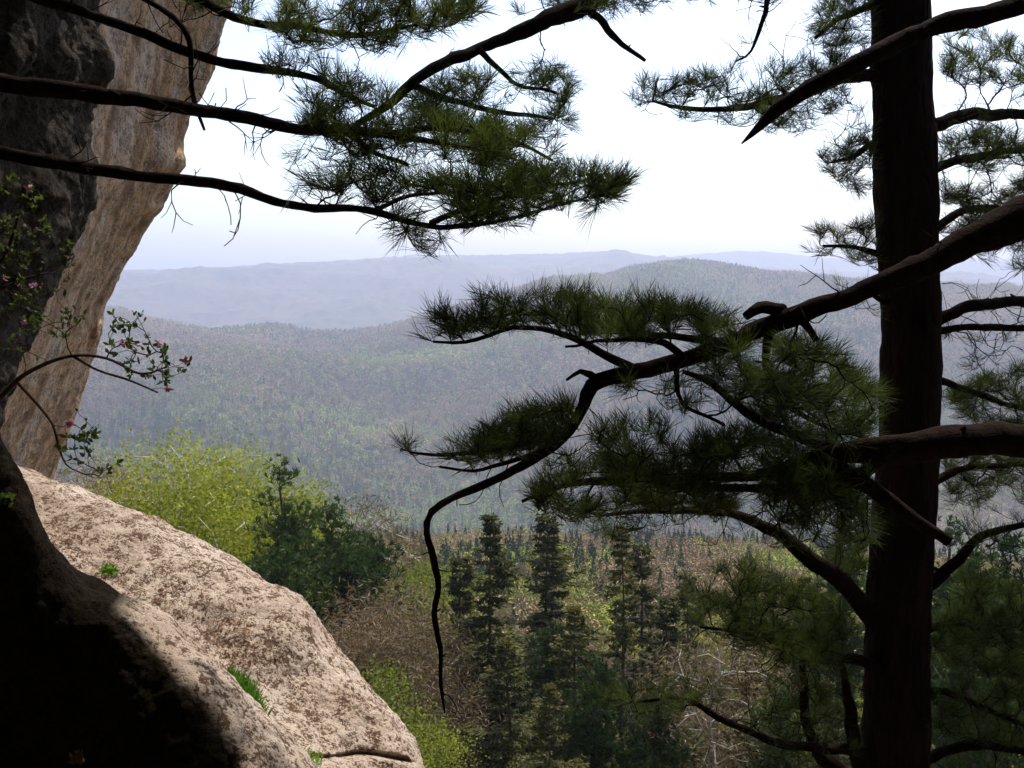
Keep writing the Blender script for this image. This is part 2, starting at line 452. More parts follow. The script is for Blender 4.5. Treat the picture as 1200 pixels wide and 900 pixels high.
# sunlit boulder, lower left.  rows: hidden back, crest, two rows on the visible flank, hidden foot
crest = [(-140, 470, 10.5), (20, 548, 9.8), (100, 580, 9.3), (180, 618, 8.9), (240, 650, 8.6), (305, 690, 8.3), (352, 714, 8.1), (385, 762, 7.9), (425, 805, 7.7), (462, 845, 7.5), (492, 890, 7.3), (520, 960, 7.1), (540, 1060, 7.0)]
def shift(line, dpx, dpy, dd): return [(a + dpx, b + dpy, c + dd) for a, b, c in line]
net = [rockline(shift(crest, 0, 420, 4.5)), rockline(shift(crest, -5, 60, 1.5)), rockline(crest),
       rockline([(-140, 500, 9.2), (10, 600, 8.4), (60, 650, 8.0), (120, 690, 7.7), (180, 730, 7.4), (245, 775, 7.2), (300, 800, 7.1), (340, 835, 7.0), (385, 868, 6.9), (420, 895, 6.85), (455, 925, 6.8), (480, 985, 6.7), (500, 1090, 6.7)]),
       rockline([(-160, 640, 7.6), (-10, 700, 7.2), (30, 750, 6.9), (80, 790, 6.6), (130, 830, 6.4), (190, 870, 6.2), (240, 900, 6.1), (290, 930, 6.05), (335, 960, 6.0), (370, 990, 6.0), (405, 1020, 6.0), (440, 1080, 6.0), (460, 1160, 6.0)]),
       rockline([(-160, 1200, 6.6), (-10, 1250, 6.2), (30, 1300, 6.0), (80, 1350, 5.8), (130, 1350, 5.6), (190, 1400, 5.5), (240, 1400, 5.4), (290, 1450, 5.4), (335, 1450, 5.3), (370, 1500, 5.3), (405, 1500, 5.3), (440, 1550, 5.3), (460, 1600, 5.3)])]
Gb = net_surface(net, 330, 420, ((1.6, .16), (.35, .06), (.09, .024), (.03, .007)), seed=1)
def project(G):
    Q = G.reshape(-1, 3); dp = Q @ np.array((0, math.cos(PITCH), -math.sin(PITCH)))
    return (600 + F * Q[:, 0] / dp).reshape(G.shape[:2]), (450 - F * (Q @ np.array((0, math.sin(PITCH), math.cos(PITCH)))) / dp).reshape(G.shape[:2])
_px, _py = project(Gb)
cy_ = np.interp(_px, [340, 380, 430, 500], [884, 888, 883, 893]) + 2.5 * fbm(Gb.reshape(-1, 3), .25, 3).reshape(_px.shape)
mk = np.exp(-((_py - cy_) / 3.0) ** 2) * np.clip((_px - 345) / 15, 0, 1); mk[:150] = 0
low = np.clip((_py - cy_) / 5, 0, 1) * np.clip((_px - 345) / 15, 0, 1); low[:150] = 0
Gb = Gb + mk[..., None] * np.array((-.04, .07, -.03)) + low[..., None] * np.array((.02, -.07, .03))
boulder = grid_mesh('boulder', Gb, M_boulder)
tag(boulder, 'big sunlit pinkish grey boulder with rusty lichen sloping down to the right', 'boulder')

# nearer rock: narrow lit shoulder, then a steep mossy side with shade painted in
c2 = [(-120, 380, 4.6), (-5, 515, 4.7), (38, 578, 4.8), (60, 640, 4.9), (98, 682, 5.0), (145, 702, 5.1), (200, 735, 5.1), (258, 796, 5.0), (305, 845, 4.9), (352, 893, 4.8), (420, 970, 4.7), (470, 1060, 4.6)]
l2 = [(-125, 400, 4.35), (-10, 532, 4.45), (32, 590, 4.5), (50, 655, 4.55), (84, 700, 4.6), (128, 716, 4.6), (178, 748, 4.55), (228, 802, 4.4), (258, 848, 4.3), (288, 885, 4.2), (320, 985, 4.1), (350, 1080, 4.0)]
net = [rockline(shift(c2, -40, 500, 2.4)), rockline(shift(c2, -12, 60, .7)), rockline(c2), rockline(l2),
       rockline([(a - 60 - 6 * k, b + 90, c - .14) for k, (a, b, c) in enumerate(l2)]),
       rockline([(a - 190 - 8 * k, b + 300, c - .34) for k, (a, b, c) in enumerate(l2)]),
       rockline([(a - 380 - 8 * k, b + 800, c - .6) for k, (a, b, c) in enumerate(l2)])]
Gd = net_surface(net, 330, 360, ((.9, .07), (.25, .045), (.06, .014)), seed=2)
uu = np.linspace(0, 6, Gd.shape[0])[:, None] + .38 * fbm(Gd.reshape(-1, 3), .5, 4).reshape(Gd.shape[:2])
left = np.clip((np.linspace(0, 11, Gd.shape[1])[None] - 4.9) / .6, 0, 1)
bare = np.clip((3.15 - uu) / .25, 0, 1) * left  # pale on the lit shoulder; side and left end get the painted shade
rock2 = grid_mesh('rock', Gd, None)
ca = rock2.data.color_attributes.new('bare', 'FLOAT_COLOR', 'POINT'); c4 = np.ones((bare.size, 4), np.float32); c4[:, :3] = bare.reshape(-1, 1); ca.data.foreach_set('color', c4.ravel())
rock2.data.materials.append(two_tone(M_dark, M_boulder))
tag(rock2, 'mossy rock with deep shade painted into its side and a narrow lit shoulder, below the big boulder', 'rock')

# tan overhanging cliff slab
edge = [(-900, 640, 12), (-500, 470, 12.1), (-200, 350, 12.2), (0, 266, 12.3), (90, 238, 12.3), (140, 216, 12.3), (180, 206, 12.3), (225, 190, 12.3), (270, 164, 12.4), (340, 128, 12.4), (400, 112, 12.5), (450, 96, 12.5), (500, 80, 12.5), (555, 62, 12.6), (640, 35, 12.6), (800, 0, 12.6)]
rows = []
for (py, px, d) in edge:
    lb = np.interp(py, [-900, 0, 130, 260, 400, 500, 800], [300, 95, 80, 60, 20, -30, -120])
    rows.append([P(lb - 420, py, 7.0), P(lb - 60, py, 8.4), P(lb + (px - lb) * .33, py, 10.2), P(lb + (px - lb) * .66, py, 11.4), P(px - 12, py, d - .25), P(px, py, d), P(px - 8, py, d + .5), P(px - 90, py, d + 2.2), P(px - 500, py, d + 5)])
rt = (math.cos(.5), -.3, .45)
bps = [(P(199, 190, 12.2), (.6, -.2, .0), np.array((.16, .5, .16)), .17), (P(172, 243, 12.2), (.6, -.2, .05), np.array((.12, .4, .1)), .14), (P(137, 292, 12.2), (.6, -.2, .05), np.array((.12, .4, .1)), .14), (P(118, 395, 12.3), (.3, -.4, 0), np.array((.14, .5, .22)), .3)]
Gc = net_surface(rows, 520, 420, ((2.6, .07), (.6, .05), (.15, .028), (.05, .008)), bumps=bps, seed=3, groove=.06)
cliff = grid_mesh('cliff', Gc, M_cliff)
tag(cliff, 'tan overhanging cliff face with rusty brown streaks', 'cliff', None, 'structure')

# near rough wall at the far left
rows = []
for k, py in enumerate([-700, -350, -120, 0, 70, 130, 200, 270, 340, 400, 460, 560, 800]):
    b = np.interp(py, [-700, 0, 70, 130, 200, 270, 340, 400, 460, 800], [260, 96, 100, 76, 74, 60, 34, 14, -12, -60])
    rows.append([P(b - 700, py, 2.2), P(b - 330, py, 4.0), P(b - 130, py, 4.7), P(b - 40, py, 5.2), P(b, py, 5.8), P(b - 20, py, 6.6), P(b - 350, py, 8.5)])
Gw = net_surface(rows, 380, 260, ((1.2, .16), (.3, .10), (.08, .035)), seed=4, ridged=.06)
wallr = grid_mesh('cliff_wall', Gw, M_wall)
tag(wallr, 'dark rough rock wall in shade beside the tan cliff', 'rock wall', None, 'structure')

# the rock roof above and behind the camera, unseen, added to shade the foreground
rows = []
for t, (y0, z0) in enumerate([(-3.2, -6), (-3.6, -1), (-3.6, 2), (-2.6, 4.6), (0.0, 6.0), (2.4, 6.6), (3.2, 7.4), (1.5, 10), (-3, 20), (-9, 34)]):
    row = []
    for x in (-16, -11, -7, -3.5, 0, 3.5, 7, 11, 16, 22):
        ext = min(1, max(0, 1 - (x + 7) / 13.0)) if y0 > -2 else 0
        wrap = max(0, x - 5) * .38
        row.append((x, y0 + wrap + 3.6 * ext * (1 if t in (5, 6) else .5 if t in (4, 7) else 0), z0))
    rows.append(row)
Gr = net_surface(rows, 140, 220, ((2.2, .35), (.5, .08)), seed=5)
roof = grid_mesh('shade_overhang', Gr, M_wall)
tag(roof, 'unseen rock overhang added above and behind to shade the ledge', 'cliff', None, 'structure')

# ------------------------------------------------------------------ branching
def grow(nodes_p, nodes_path, att, lam=.3, step=.07, droop=0.0, jitter=.12, rng=R, tang=None):
    nodes_p = np.asarray(nodes_p)
    """connects attractors to the skeleton one after the other; returns pos, parent, tip ids"""
    cap = len(nodes_p) + int(len(att) * 30) + 10
    pos = np.zeros((cap, 3)); path = np.zeros(cap); par = np.full(cap, -1); tan = np.zeros((cap, 3))
    n = len(nodes_p); pos[:n] = nodes_p; path[:n] = nodes_path
    par[1:n] = np.arange(n - 1)
    tan[:n] = np.gradient(np.asarray(nodes_p), axis=0) if n > 1 else (0, 0, 1)
    if tang is not None: tan[:n] = tang
    tan[:n] /= np.linalg.norm(tan[:n], axis=1, keepdims=True) + 1e-9
    d0 = np.array([np.min(np.linalg.norm(nodes_p - a, axis=1)) for a in att])
    order = np.argsort(d0 + rng.rand(len(d0)) * .25 * d0.mean())
    tips = []
    for a in att[order]:
        v = a - pos[:n]; d = np.linalg.norm(v, axis=1)
        cosb = (v * tan[:n]).sum(1) / (d + 1e-6)
        cost = d * (1.0 + .55 * (cosb < -.1) + .25 * (cosb < .3)) + lam * path[:n]
        k = int(np.argmin(cost)); L = d[k]
        if L < step * .4: continue
        m = max(1, min(28, int(round(L / step))))
        p0, t0 = pos[k], tan[k]
        u = v[k] / L
        c = p0 + (t0 * .55 + u * .45) * L * .5 + rng.normal(0, jitter * L * .35, 3) + np.array((0, 0, -droop * L))
        prev = k
        for q in range(1, m + 1):
            t = q / m
            x = (1 - t) ** 2 * p0 + 2 * t * (1 - t) * c + t * t * a
            if q < m: x = x + rng.normal(0, .012 * L + .002, 3)
            pos[n] = x; par[n] = prev; path[n] = path[prev] + np.linalg.norm(x - pos[prev])
            dd = x - pos[prev]; tan[n] = dd / (np.linalg.norm(dd) + 1e-9)
            prev = n; n += 1
            if n >= cap - 1: break
        tips.append(prev)
        if n >= cap - 1: break
    return pos[:n], par[:n], tan[:n], np.array(tips, int)

def skeleton_tubes(T, pos, par, nmain, r_tip, expo=.42, sides=5, rmax=None):
    """tubes for every twig grown after the main nodes"""
    n = len(pos); cnt = np.zeros(n); kids = np.zeros(n, int)
    for k in range(n - 1, 0, -1):
        if kids[k] == 0: cnt[k] += 1
        if par[k] >= 0: cnt[par[k]] += cnt[k]; kids[par[k]] += 1
    rad = r_tip * np.maximum(cnt, 1) ** expo
    if rmax is not None: rad = np.minimum(rad, rmax)
    # follow the chains: each new node that is the first child continues, else starts a chain
    best = {}
    for k in range(nmain, n):
        p = par[k]
        if p < nmain: continue
        if p not in best or cnt[k] > cnt[best[p]]: best[p] = k
    started = set(best.values())
    for k in range(nmain, n):
        if k in started: continue
        chain = [par[k], k]; r = [rad[k] * 1.05, rad[k]]
        c = k
        while c in best:
            c = best[c]; chain.append(c); r.append(rad[c])
        T.tube(pos[chain], r, sides if r[0] > r_tip * 2.5 else 4, cap=False)
    return rad

def needle_tufts(tips_p, tips_d, per=42, length=.10, width=.0022, spread=1.0, back=.09, rng=R, up=.25):
    """ribbons fanning out around each twig end: two quads' worth of taper as one quad each"""
    n = len(tips_p); m = per
    d = tips_d + np.array((0, 0, up)); d /= np.linalg.norm(d, axis=1, keepdims=True)
    scale = rng.uniform(.75, 1.15, (n, 1))
    D = np.repeat(d, m, 0); Pp = np.repeat(tips_p, m, 0); Dt = np.repeat(tips_d, m, 0); sc = np.repeat(scale, m, 0)
    rnd = rng.normal(0, 1, (n * m, 3)); rnd -= (rnd * D).sum(1, keepdims=True) * D
    rnd /= np.linalg.norm(rnd, axis=1, keepdims=True) + 1e-9
    ang = rng.uniform(.12, 1.05, (n * m, 1)) * spread
    dirn = D * np.cos(ang) + rnd * np.sin(ang)
    o = Pp - Dt * rng.uniform(0, back, (n * m, 1))
    L = length * sc * rng.uniform(.75, 1.1, (n * m, 1))
    side = np.cross(dirn, rng.normal(0, 1, (n * m, 3))); side /= np.linalg.norm(side, axis=1, keepdims=True) + 1e-9
    w = width
    bend = np.array((0, 0, -1.0)) * L * rng.uniform(0, .12, (n * m, 1))
    a = o - side * w * .35; b = o + side * w * .35
    e = o + dirn * L * .55 + side * w * .5; e2 = o + dirn * L * .55 - side * w * .5
    tip = o + dirn * L + bend
    V = np.stack([a, b, e, tip, e2], 1).reshape(-1, 3)
    k = np.arange(n * m)[:, None] * 5
    return V, k + np.array([[0, 1, 2, 3, 4]])

def poly_sample(poly, n, rng=R):
    poly = np.asarray(poly, float); lo, hi = poly.min(0), poly.max(0); out = []
    x0, y0 = poly[:, 0], poly[:, 1]; x1, y1 = np.roll(x0, -1), np.roll(y0, -1)
    while len(out) < n:
        p = lo + rng.rand(2) * (hi - lo)
        c = ((y0 > p[1]) != (y1 > p[1])) & (p[0] < (x1 - x0) * (p[1] - y0) / (y1 - y0 + 1e-12) + x0)
        if c.sum() % 2: out.append(p)
    return np.array(out)

def clumpy(poly, n, gap, rng, seed):
    """points in the polygon, thinned by a coarse noise so the foliage has holes"""
    pts = poly_sample(poly, int(n * 1.35), rng)
    v = fbm(np.stack([pts[:, 0], pts[:, 1] * 1.6, 0 * pts[:, 0] + seed * 7.1], 1), 42, 2) + rng.uniform(-.25, .25, len(pts))
    k = np.argsort(-v)[:n]
    return pts[k] if gap else pts[:n]

SEED = [0]
def pine_branch(tree, line, pads, sides=10, label=None, rough=.28, subs=(), up=.75):
    """line: (px, py, width_px, dist); pads: dicts poly, n, d (centre distance), dd (half depth), bare"""
    SEED[0] += 1
    rng = np.random.RandomState(100 + SEED[0])
    L = np.array([[*P(a, b, d), w * d / F / 2] for a, b, w, d in line])
    Ls = smooth_line(L, .045)
    kn = rng.normal(0, 1, len(Ls)); kn = np.convolve(kn, np.ones(5) / 5, 'same')
    rad = np.maximum(Ls[:, 3] * (1 + .10 * kn), .0015)
    mp = Ls[:, :3].copy()
    wob = np.stack([fbm(mp * 1.0 + 5 * q, .28, 3) for q in range(3)], 1); mp = mp + wob * np.minimum(.035, rad[:, None] * 1.0)
    T = Tubes(); T.tube(mp, rad, sides, rough=rough)
    # knots and broken stubs
    for q in range(int(len(mp) / 9)):
        k = rng.randint(2, max(3, len(mp) - 2)); dv = rng.normal(0, 1, 3); dv[2] = abs(dv[2]) * .3
        dv /= np.linalg.norm(dv); ln = rad[k] * rng.uniform(1.3, 2.6) * (.55 if rad[k] > .045 else 1) + .008
        T.tube([mp[k], mp[k] + dv * ln * .6, mp[k] + dv * ln], [rad[k] * .42, rad[k] * .32, rad[k] * .12], 6, rough=.2)
    att, bare = [], []
    for pd in pads:
        q = clumpy(pd['poly'], int(pd['n'] * (1.55 if pd['d'] > 6.95 else .85)), True, rng, SEED[0])
        dd = pd['d'] + rng.uniform(-1, 1, len(q)) * pd.get('dd', .5)
        att.append(np.array([P(a, b, c) for (a, b), c in zip(q, dd)])); bare.append(np.full(len(q), pd.get('bare', 0), float))
    for q in range(int(len(mp) / 5)):
        k = rng.randint(3, max(4, len(mp) - 2))
        if rad[k] < .004 or not pads: continue
        dv = rng.normal(0, 1, 3); dv[2] = dv[2] * .6; dv /= np.linalg.norm(dv); L0 = rng.uniform(.08, .34); p = mp[k].copy(); pts = [p.copy()]
        for w_ in range(6):
            dv = dv + rng.normal(0, .28, 3) + np.array((0, 0, .06)); dv /= np.linalg.norm(dv); p = p + dv * L0 / 6; pts.append(p.copy())
            if w_ in (2, 3) and rng.rand() < .7:
                e = dv + rng.normal(0, .7, 3); e /= np.linalg.norm(e); T.tube([p, p + e * L0 * .2, p + (e + np.array((0, 0, .2))) * L0 * .38], [.0022, .0017, .001], 4, cap=False)
        T.tube(pts, np.linspace(.0042, .0012, 7), 5, cap=False)
    br = None
    nd_out = None
    if att:
        att = np.concatenate(att); bare = np.concatenate(bare)
        allp, allt = [mp], [np.gradient(mp, axis=0)]
        for sb in subs:
            S_ = smooth_line(np.array([[*P(a, b, d), w * d / F / 2] for a, b, w, d in sb]), .05)
            q_ = S_[:, :3] + np.stack([fbm(S_[:, :3] + 5 * q, .25, 3) for q in range(3)], 1) * .03
            T.tube(q_, S_[:, 3], 7, rough=.15); allp.append(q_); allt.append(np.gradient(q_, axis=0))
        tg = np.concatenate(allt); tg /= np.linalg.norm(tg, axis=1, keepdims=True)
        nm = np.concatenate(allp)
        pos, par, tan, tips = grow(nm, np.zeros(len(nm)), att, lam=.16, step=.05, droop=.16, jitter=.22, rng=rng, tang=tg)
        skeleton_tubes(T, pos, par, len(nm), .0021, .36, 5, rmax=.020)
        # which tips keep needles
        key = {tuple(np.round(a, 5)): b for a, b in zip(att, bare)}
        keep = np.array([rng.rand() > key.get(tuple(np.round(pos[t], 5)), 0) for t in tips])
        tt = tips[keep]
        tp, td = [pos[tt]], [tan[tt]]
        # side tufts a little behind the tip
        for t in tt:
            k = par[t]
            for s_ in range(2):
                if k < len(nm): break
                if rng.rand() < .12:
                    dv = tan[k] + rng.normal(0, .5, 3); dv[2] += .25; dv /= np.linalg.norm(dv)
                    tp.append(pos[k][None] + dv * .03); td.append(dv[None])
                k = par[k]
        tp, td = np.concatenate(tp), np.concatenate(td)
        V, Fc = needle_tufts(tp, td, per=21, length=.14, width=.0023, spread=.85, rng=rng, up=up)
        nd_out = (V, Fc)
    br = T.build('branch', M_limb, tree)
    if label: br['label'] = label
    if nd_out is not None:
        mesh_np('needles', nd_out[0], nd_out[1], M_needle, br)
    return br

def pine_trunk(tree, line, base, sides=40):
    L = np.array([[*P(a, b, d), w * d / F / 2] for a, b, w, d in line])
    L = np.vstack([L, [*base]])
    Ls = smooth_line(L, .06)
    T = Tubes(); T.tube(Ls[:, :3], Ls[:, 3], 64, rough=.15)
    return T.build('trunk', M_bark, tree)

# --- pine A: the trunk in view
D = 7.0
tA = empty('pine_tree', (0, 0, 0)); 
baseA = P(1043, 1500, 7.0)
tA_base = P(1043, 1130, 7.0)
pine_trunk(tA, [(1050, -900, 44, 7.1), (1052, -400, 55, 7.05), (1055, 0, 65, 7), (1057, 100, 66, 7), (1061, 200, 69, 7), (1064, 300, 68, 7), (1068, 400, 68, 7), (1066, 500, 69, 7), (1059, 600, 74, 7), (1053, 700, 75, 7), (1050, 800, 77, 7), (1048, 900, 80, 7), (1043, 1130, 92, 7)], [*P(1040, 1400, 7.0), .34])
tag(tA, 'tall black pine trunk with thick bark rising the full height of the view', 'pine tree')
pb = lambda *a, **k: pine_branch(tA, *a, **k)
pb([(1050, 100, 18, 7), (1024, 91, 15, 6.9), (990, 92, 14, 6.8), (950, 104, 12, 6.7), (900, 118, 9, 6.6), (850, 127, 7, 6.5), (800, 126, 5, 6.4), (765, 118, 3, 6.3)],
   [dict(poly=[(735, 108), (760, 90), (820, 84), (870, 72), (930, 60), (1000, 62), (1010, 95), (985, 130), (950, 160), (900, 158), (860, 148), (800, 138), (745, 124)], n=330, d=6.6, dd=.7),
    dict(poly=[(720, 145), (760, 120), (800, 140)], n=3, d=6.3, dd=.2, bare=1),
    dict(poly=[(860, 60), (900, 30), (960, 10), (960, 60)], n=14, d=6.6, dd=.4, bare=1)])
pb([(1055, -20, 14, 7), (1020, 5, 10, 6.9), (985, 20, 7, 6.8), (955, 45, 4, 6.7)],
   [dict(poly=[(960, 0), (1022, -15), (1022, 62), (990, 60), (930, 50)], n=120, d=6.8, dd=.4)])
pb([(1055, 190, 10, 7), (1024, 170, 8, 6.9), (1000, 185, 6, 6.8), (975, 190, 3, 6.7)],
   [dict(poly=[(960, 185), (990, 165), (1024, 150), (1026, 232), (990, 225), (965, 205)], n=90, d=6.8, dd=.4),
    dict(poly=[(930, 130), (1020, 110), (1020, 170), (960, 180)], n=30, d=6.8, dd=.4, bare=.6)])
pb([(1060, 310, 10, 7), (1028, 296, 8, 6.9), (1000, 290, 5, 6.8), (965, 288, 3, 6.7)],
   [dict(poly=[(945, 285), (960, 265), (1000, 270), (1028, 250), (1030, 310), (980, 305), (950, 300)], n=70, d=6.8, dd=.4)])
pb([(1065, 350, 9, 7), (1034, 352, 7, 6.9), (1010, 335, 4, 6.8), (985, 342, 2, 6.7)], [dict(poly=[(975, 330), (1034, 330), (1034, 372), (985, 360)], n=16, d=6.8, dd=.3, bare=.4)])
# right of the trunk
pb([(1070, 150, 22, 7.1), (1097, 145, 17, 7.1), (1130, 133, 15, 7.2), (1170, 135, 14, 7.3), (1260, 130, 9, 7.5)],
   [dict(poly=[(1098, 60), (1130, 30), (1200, 50), (1290, 60), (1290, 115), (1200, 110), (1140, 105), (1100, 85)], n=170, d=7.4, dd=.5),
    dict(poly=[(1098, 110), (1200, 100), (1200, 180), (1110, 170)], n=40, d=7.2, dd=.5, bare=.8)])
pb([(1070, 215, 14, 7.1), (1110, 190, 11, 7.1), (1160, 180, 9, 7.3), (1260, 175, 6, 7.5)],
   [dict(poly=[(1098, 165), (1150, 150), (1290, 160), (1290, 265), (1200, 260), (1140, 255), (1100, 235)], n=320, d=7.4, dd=.6)])
pb([(1070, 300, 14, 7.1), (1110, 255, 10, 7.2), (1160, 245, 8, 7.4), (1260, 250, 6, 7.6)],
   [dict(poly=[(1098, 255), (1150, 250), (1290, 260), (1290, 335), (1200, 320), (1110, 300)], n=170, d=7.4, dd=.5)])
pb([(1070, 385, 20, 7.1), (1102, 372, 15, 7.1), (1140, 358, 14, 7.2), (1200, 354, 12, 7.4), (1290, 350, 9, 7.6)],
   [dict(poly=[(1100, 330), (1200, 300), (1280, 310), (1280, 440), (1180, 430), (1105, 400)], n=75, d=7.3, dd=.5, bare=.9)])
pb([(1070, 400, 12, 7.1), (1102, 387, 9, 7.1), (1150, 382, 9, 7.3), (1200, 385, 8, 7.4), (1290, 390, 6, 7.6)],
   [dict(poly=[(1102, 390), (1200, 390), (1280, 400), (1280, 460), (1120, 440)], n=55, d=7.3, dd=.4, bare=.85)])
pb([(1070, 430, 12, 7.1), (1102, 444, 10, 7.1), (1135, 457, 8, 7.3), (1200, 478, 6, 7.5), (1280, 490, 4, 7.6)],
   [dict(poly=[(1110, 460), (1160, 440), (1200, 430), (1290, 440), (1290, 520), (1200, 510), (1120, 500)], n=300, d=7.6, dd=.5)])
pb([(1060, 600, 14, 7.1), (1105, 560, 10, 7.2), (1160, 545, 7, 7.4), (1260, 550, 5, 7.6)],
   [dict(poly=[(1100, 520), (1200, 520), (1290, 530), (1290, 620), (1200, 600), (1105, 600)], n=300, d=7.6, dd=.5, bare=.2)])
pb([(1055, 705, 20, 7.1), (1092, 688, 15, 7.0), (1120, 660, 13, 6.9), (1150, 630, 10, 6.9), (1200, 615, 8, 6.9), (1280, 600, 5, 7)],
   [dict(poly=[(1120, 600), (1200, 580), (1290, 590), (1290, 680), (1200, 670), (1140, 660)], n=70, d=7.1, dd=.5, bare=.35)])
pb([(1052, 760, 14, 7.1), (1095, 735, 9, 7.2), (1140, 730, 7, 7.3), (1240, 740, 4, 7.5)],
   [dict(poly=[(1088, 680), (1140, 670), (1200, 690), (1290, 700), (1290, 800), (1200, 800), (1140, 790), (1090, 770)], n=620, d=7.4, dd=.6)])
pb([(1050, 820, 14, 7.1), (1090, 810, 9, 7.0), (1130, 820, 8, 7.0), (1190, 846, 6, 7.0), (1260, 870, 4, 7)],
   [dict(poly=[(1090, 800), (1200, 800), (1290, 820), (1290, 900), (1160, 880), (1095, 860)], n=260, d=7.2, dd=.5, bare=.35)])
pb([(1050, 900, 20, 7.1), (1090, 886, 14, 7.0), (1140, 874, 12, 7.0), (1200, 880, 10, 7.0), (1280, 890, 8, 7)],
   [dict(poly=[(1100, 890), (1200, 890), (1290, 900), (1290, 980), (1100, 960)], n=80, d=7.2, dd=.5, bare=.3)])
# left of the trunk, low
pb([(1040, 745, 30, 7.0), (1012, 712, 25, 6.9), (985, 682, 23, 6.8), (955, 655, 20, 6.7), (915, 628, 16, 6.6), (868, 606, 11, 6.5), (820, 600, 8, 6.4), (760, 598, 6, 6.3), (700, 604, 4, 6.2)],
   [dict(poly=[(690, 590), (760, 580), (860, 580), (980, 600), (1000, 640), (900, 615), (800, 612), (740, 640), (690, 625)], n=150, d=6.5, dd=.5, bare=.35),
    dict(poly=[(960, 620), (1015, 630), (1018, 690), (975, 670)], n=40, d=7.0, dd=.3)])
pb([(1045, 800, 18, 7.0), (1010, 778, 13, 6.8), (960, 765, 10, 6.7), (900, 750, 8, 6.5), (860, 740, 5, 6.4), (820, 735, 3, 6.3)],
   [dict(poly=[(800, 700), (840, 665), (880, 655), (920, 680), (960, 690), (1012, 720), (1012, 780), (960, 790), (900, 770), (830, 750)], n=760, d=6.7, dd=.6),
    dict(poly=[(830, 760), (1012, 780), (1012, 830), (880, 820)], n=70, d=6.7, dd=.5, bare=.5)])
pb([(1045, 905, 22, 7.0), (1010, 880, 15, 6.9), (960, 878, 12, 6.7), (905, 868, 10, 6.5), (850, 845, 8, 6.3), (800, 820, 6, 6.1), (745, 822, 4, 6.0)],
   [dict(poly=[(690, 815), (730, 800), (800, 795), (840, 810), (800, 840), (730, 835)], n=75, d=6.1, dd=.4),
    dict(poly=[(800, 780), (900, 790), (1010, 820), (1010, 900), (900, 890), (820, 850)], n=110, d=6.6, dd=.5, bare=.45)])
pb([(1030, 960, 26, 7.0), (1008, 900, 20, 6.9), (1000, 855, 16, 6.85), (993, 815, 12, 6.8), (985, 770, 6, 6.8)], [])
pb([(1040, 990, 20, 7.2), (985, 905, 17, 7.0), (958, 885, 15, 6.9), (945, 850, 13, 6.9), (942, 790, 9, 6.9), (938, 740, 5, 6.9)],
   [dict(poly=[(900, 760), (1000, 790), (1000, 870), (930, 900), (880, 840)], n=60, d=7, dd=.5, bare=.3)])
# high limb coming down to the left across the top of the view
pb([(1055, -230, 45.8, 7.0), (900, -110, 33.4, 6.6), (780, -45, 28.2, 6.3), (700, -5, 23.8, 6.1), (640, 20, 19.4, 5.9), (580, 50, 15.0, 5.8), (520, 76, 13.2, 5.6), (480, 100, 11.4, 5.5), (450, 125, 9.7, 5.4), (415, 150, 7.0, 5.3)],
   [dict(poly=[(470, 110), (520, 90), (600, 85), (660, 80), (676, 110), (672, 158), (640, 165), (580, 175), (500, 150)], n=290, d=5.6, dd=.45),
    dict(poly=[(560, -15), (740, -25), (800, -10), (760, 20), (690, 30), (600, 18)], n=110, d=6.1, dd=.4),
    dict(poly=[(700, -30), (920, -40), (915, 5), (820, 12), (740, 12)], n=90, d=6.3, dd=.4),
    dict(poly=[(560, 45), (640, 30), (650, 60), (590, 80)], n=7, d=5.9, dd=.3, bare=1)], label='long limb hanging down to the left across the sky',
   subs=[[(480, 100, 9, 5.5), (530, 118, 7, 5.6), (590, 130, 6, 5.6), (650, 140, 3, 5.6)], [(560, 60, 8, 5.7), (600, 95, 5, 5.6), (655, 112, 3, 5.5)]])
pb([(1052, -210, 20, 7), (940, -90, 14, 6.6), (905, -20, 8, 6.4), (895, 20, 5, 6.3), (880, 60, 3, 6.3), (862, 72, 2, 6.3)], [dict(poly=[(860, -20), (940, -20), (900, 60), (840, 70)], n=16, d=6.4, dd=.2, bare=.8)])
pb([(760, -45, 12, 6.2), (690, 0, 10, 6.1), (703, 20, 9, 6.05), (717, 40, 8, 6.0), (735, 56, 6, 5.95), (756, 71, 4, 5.9)], [])

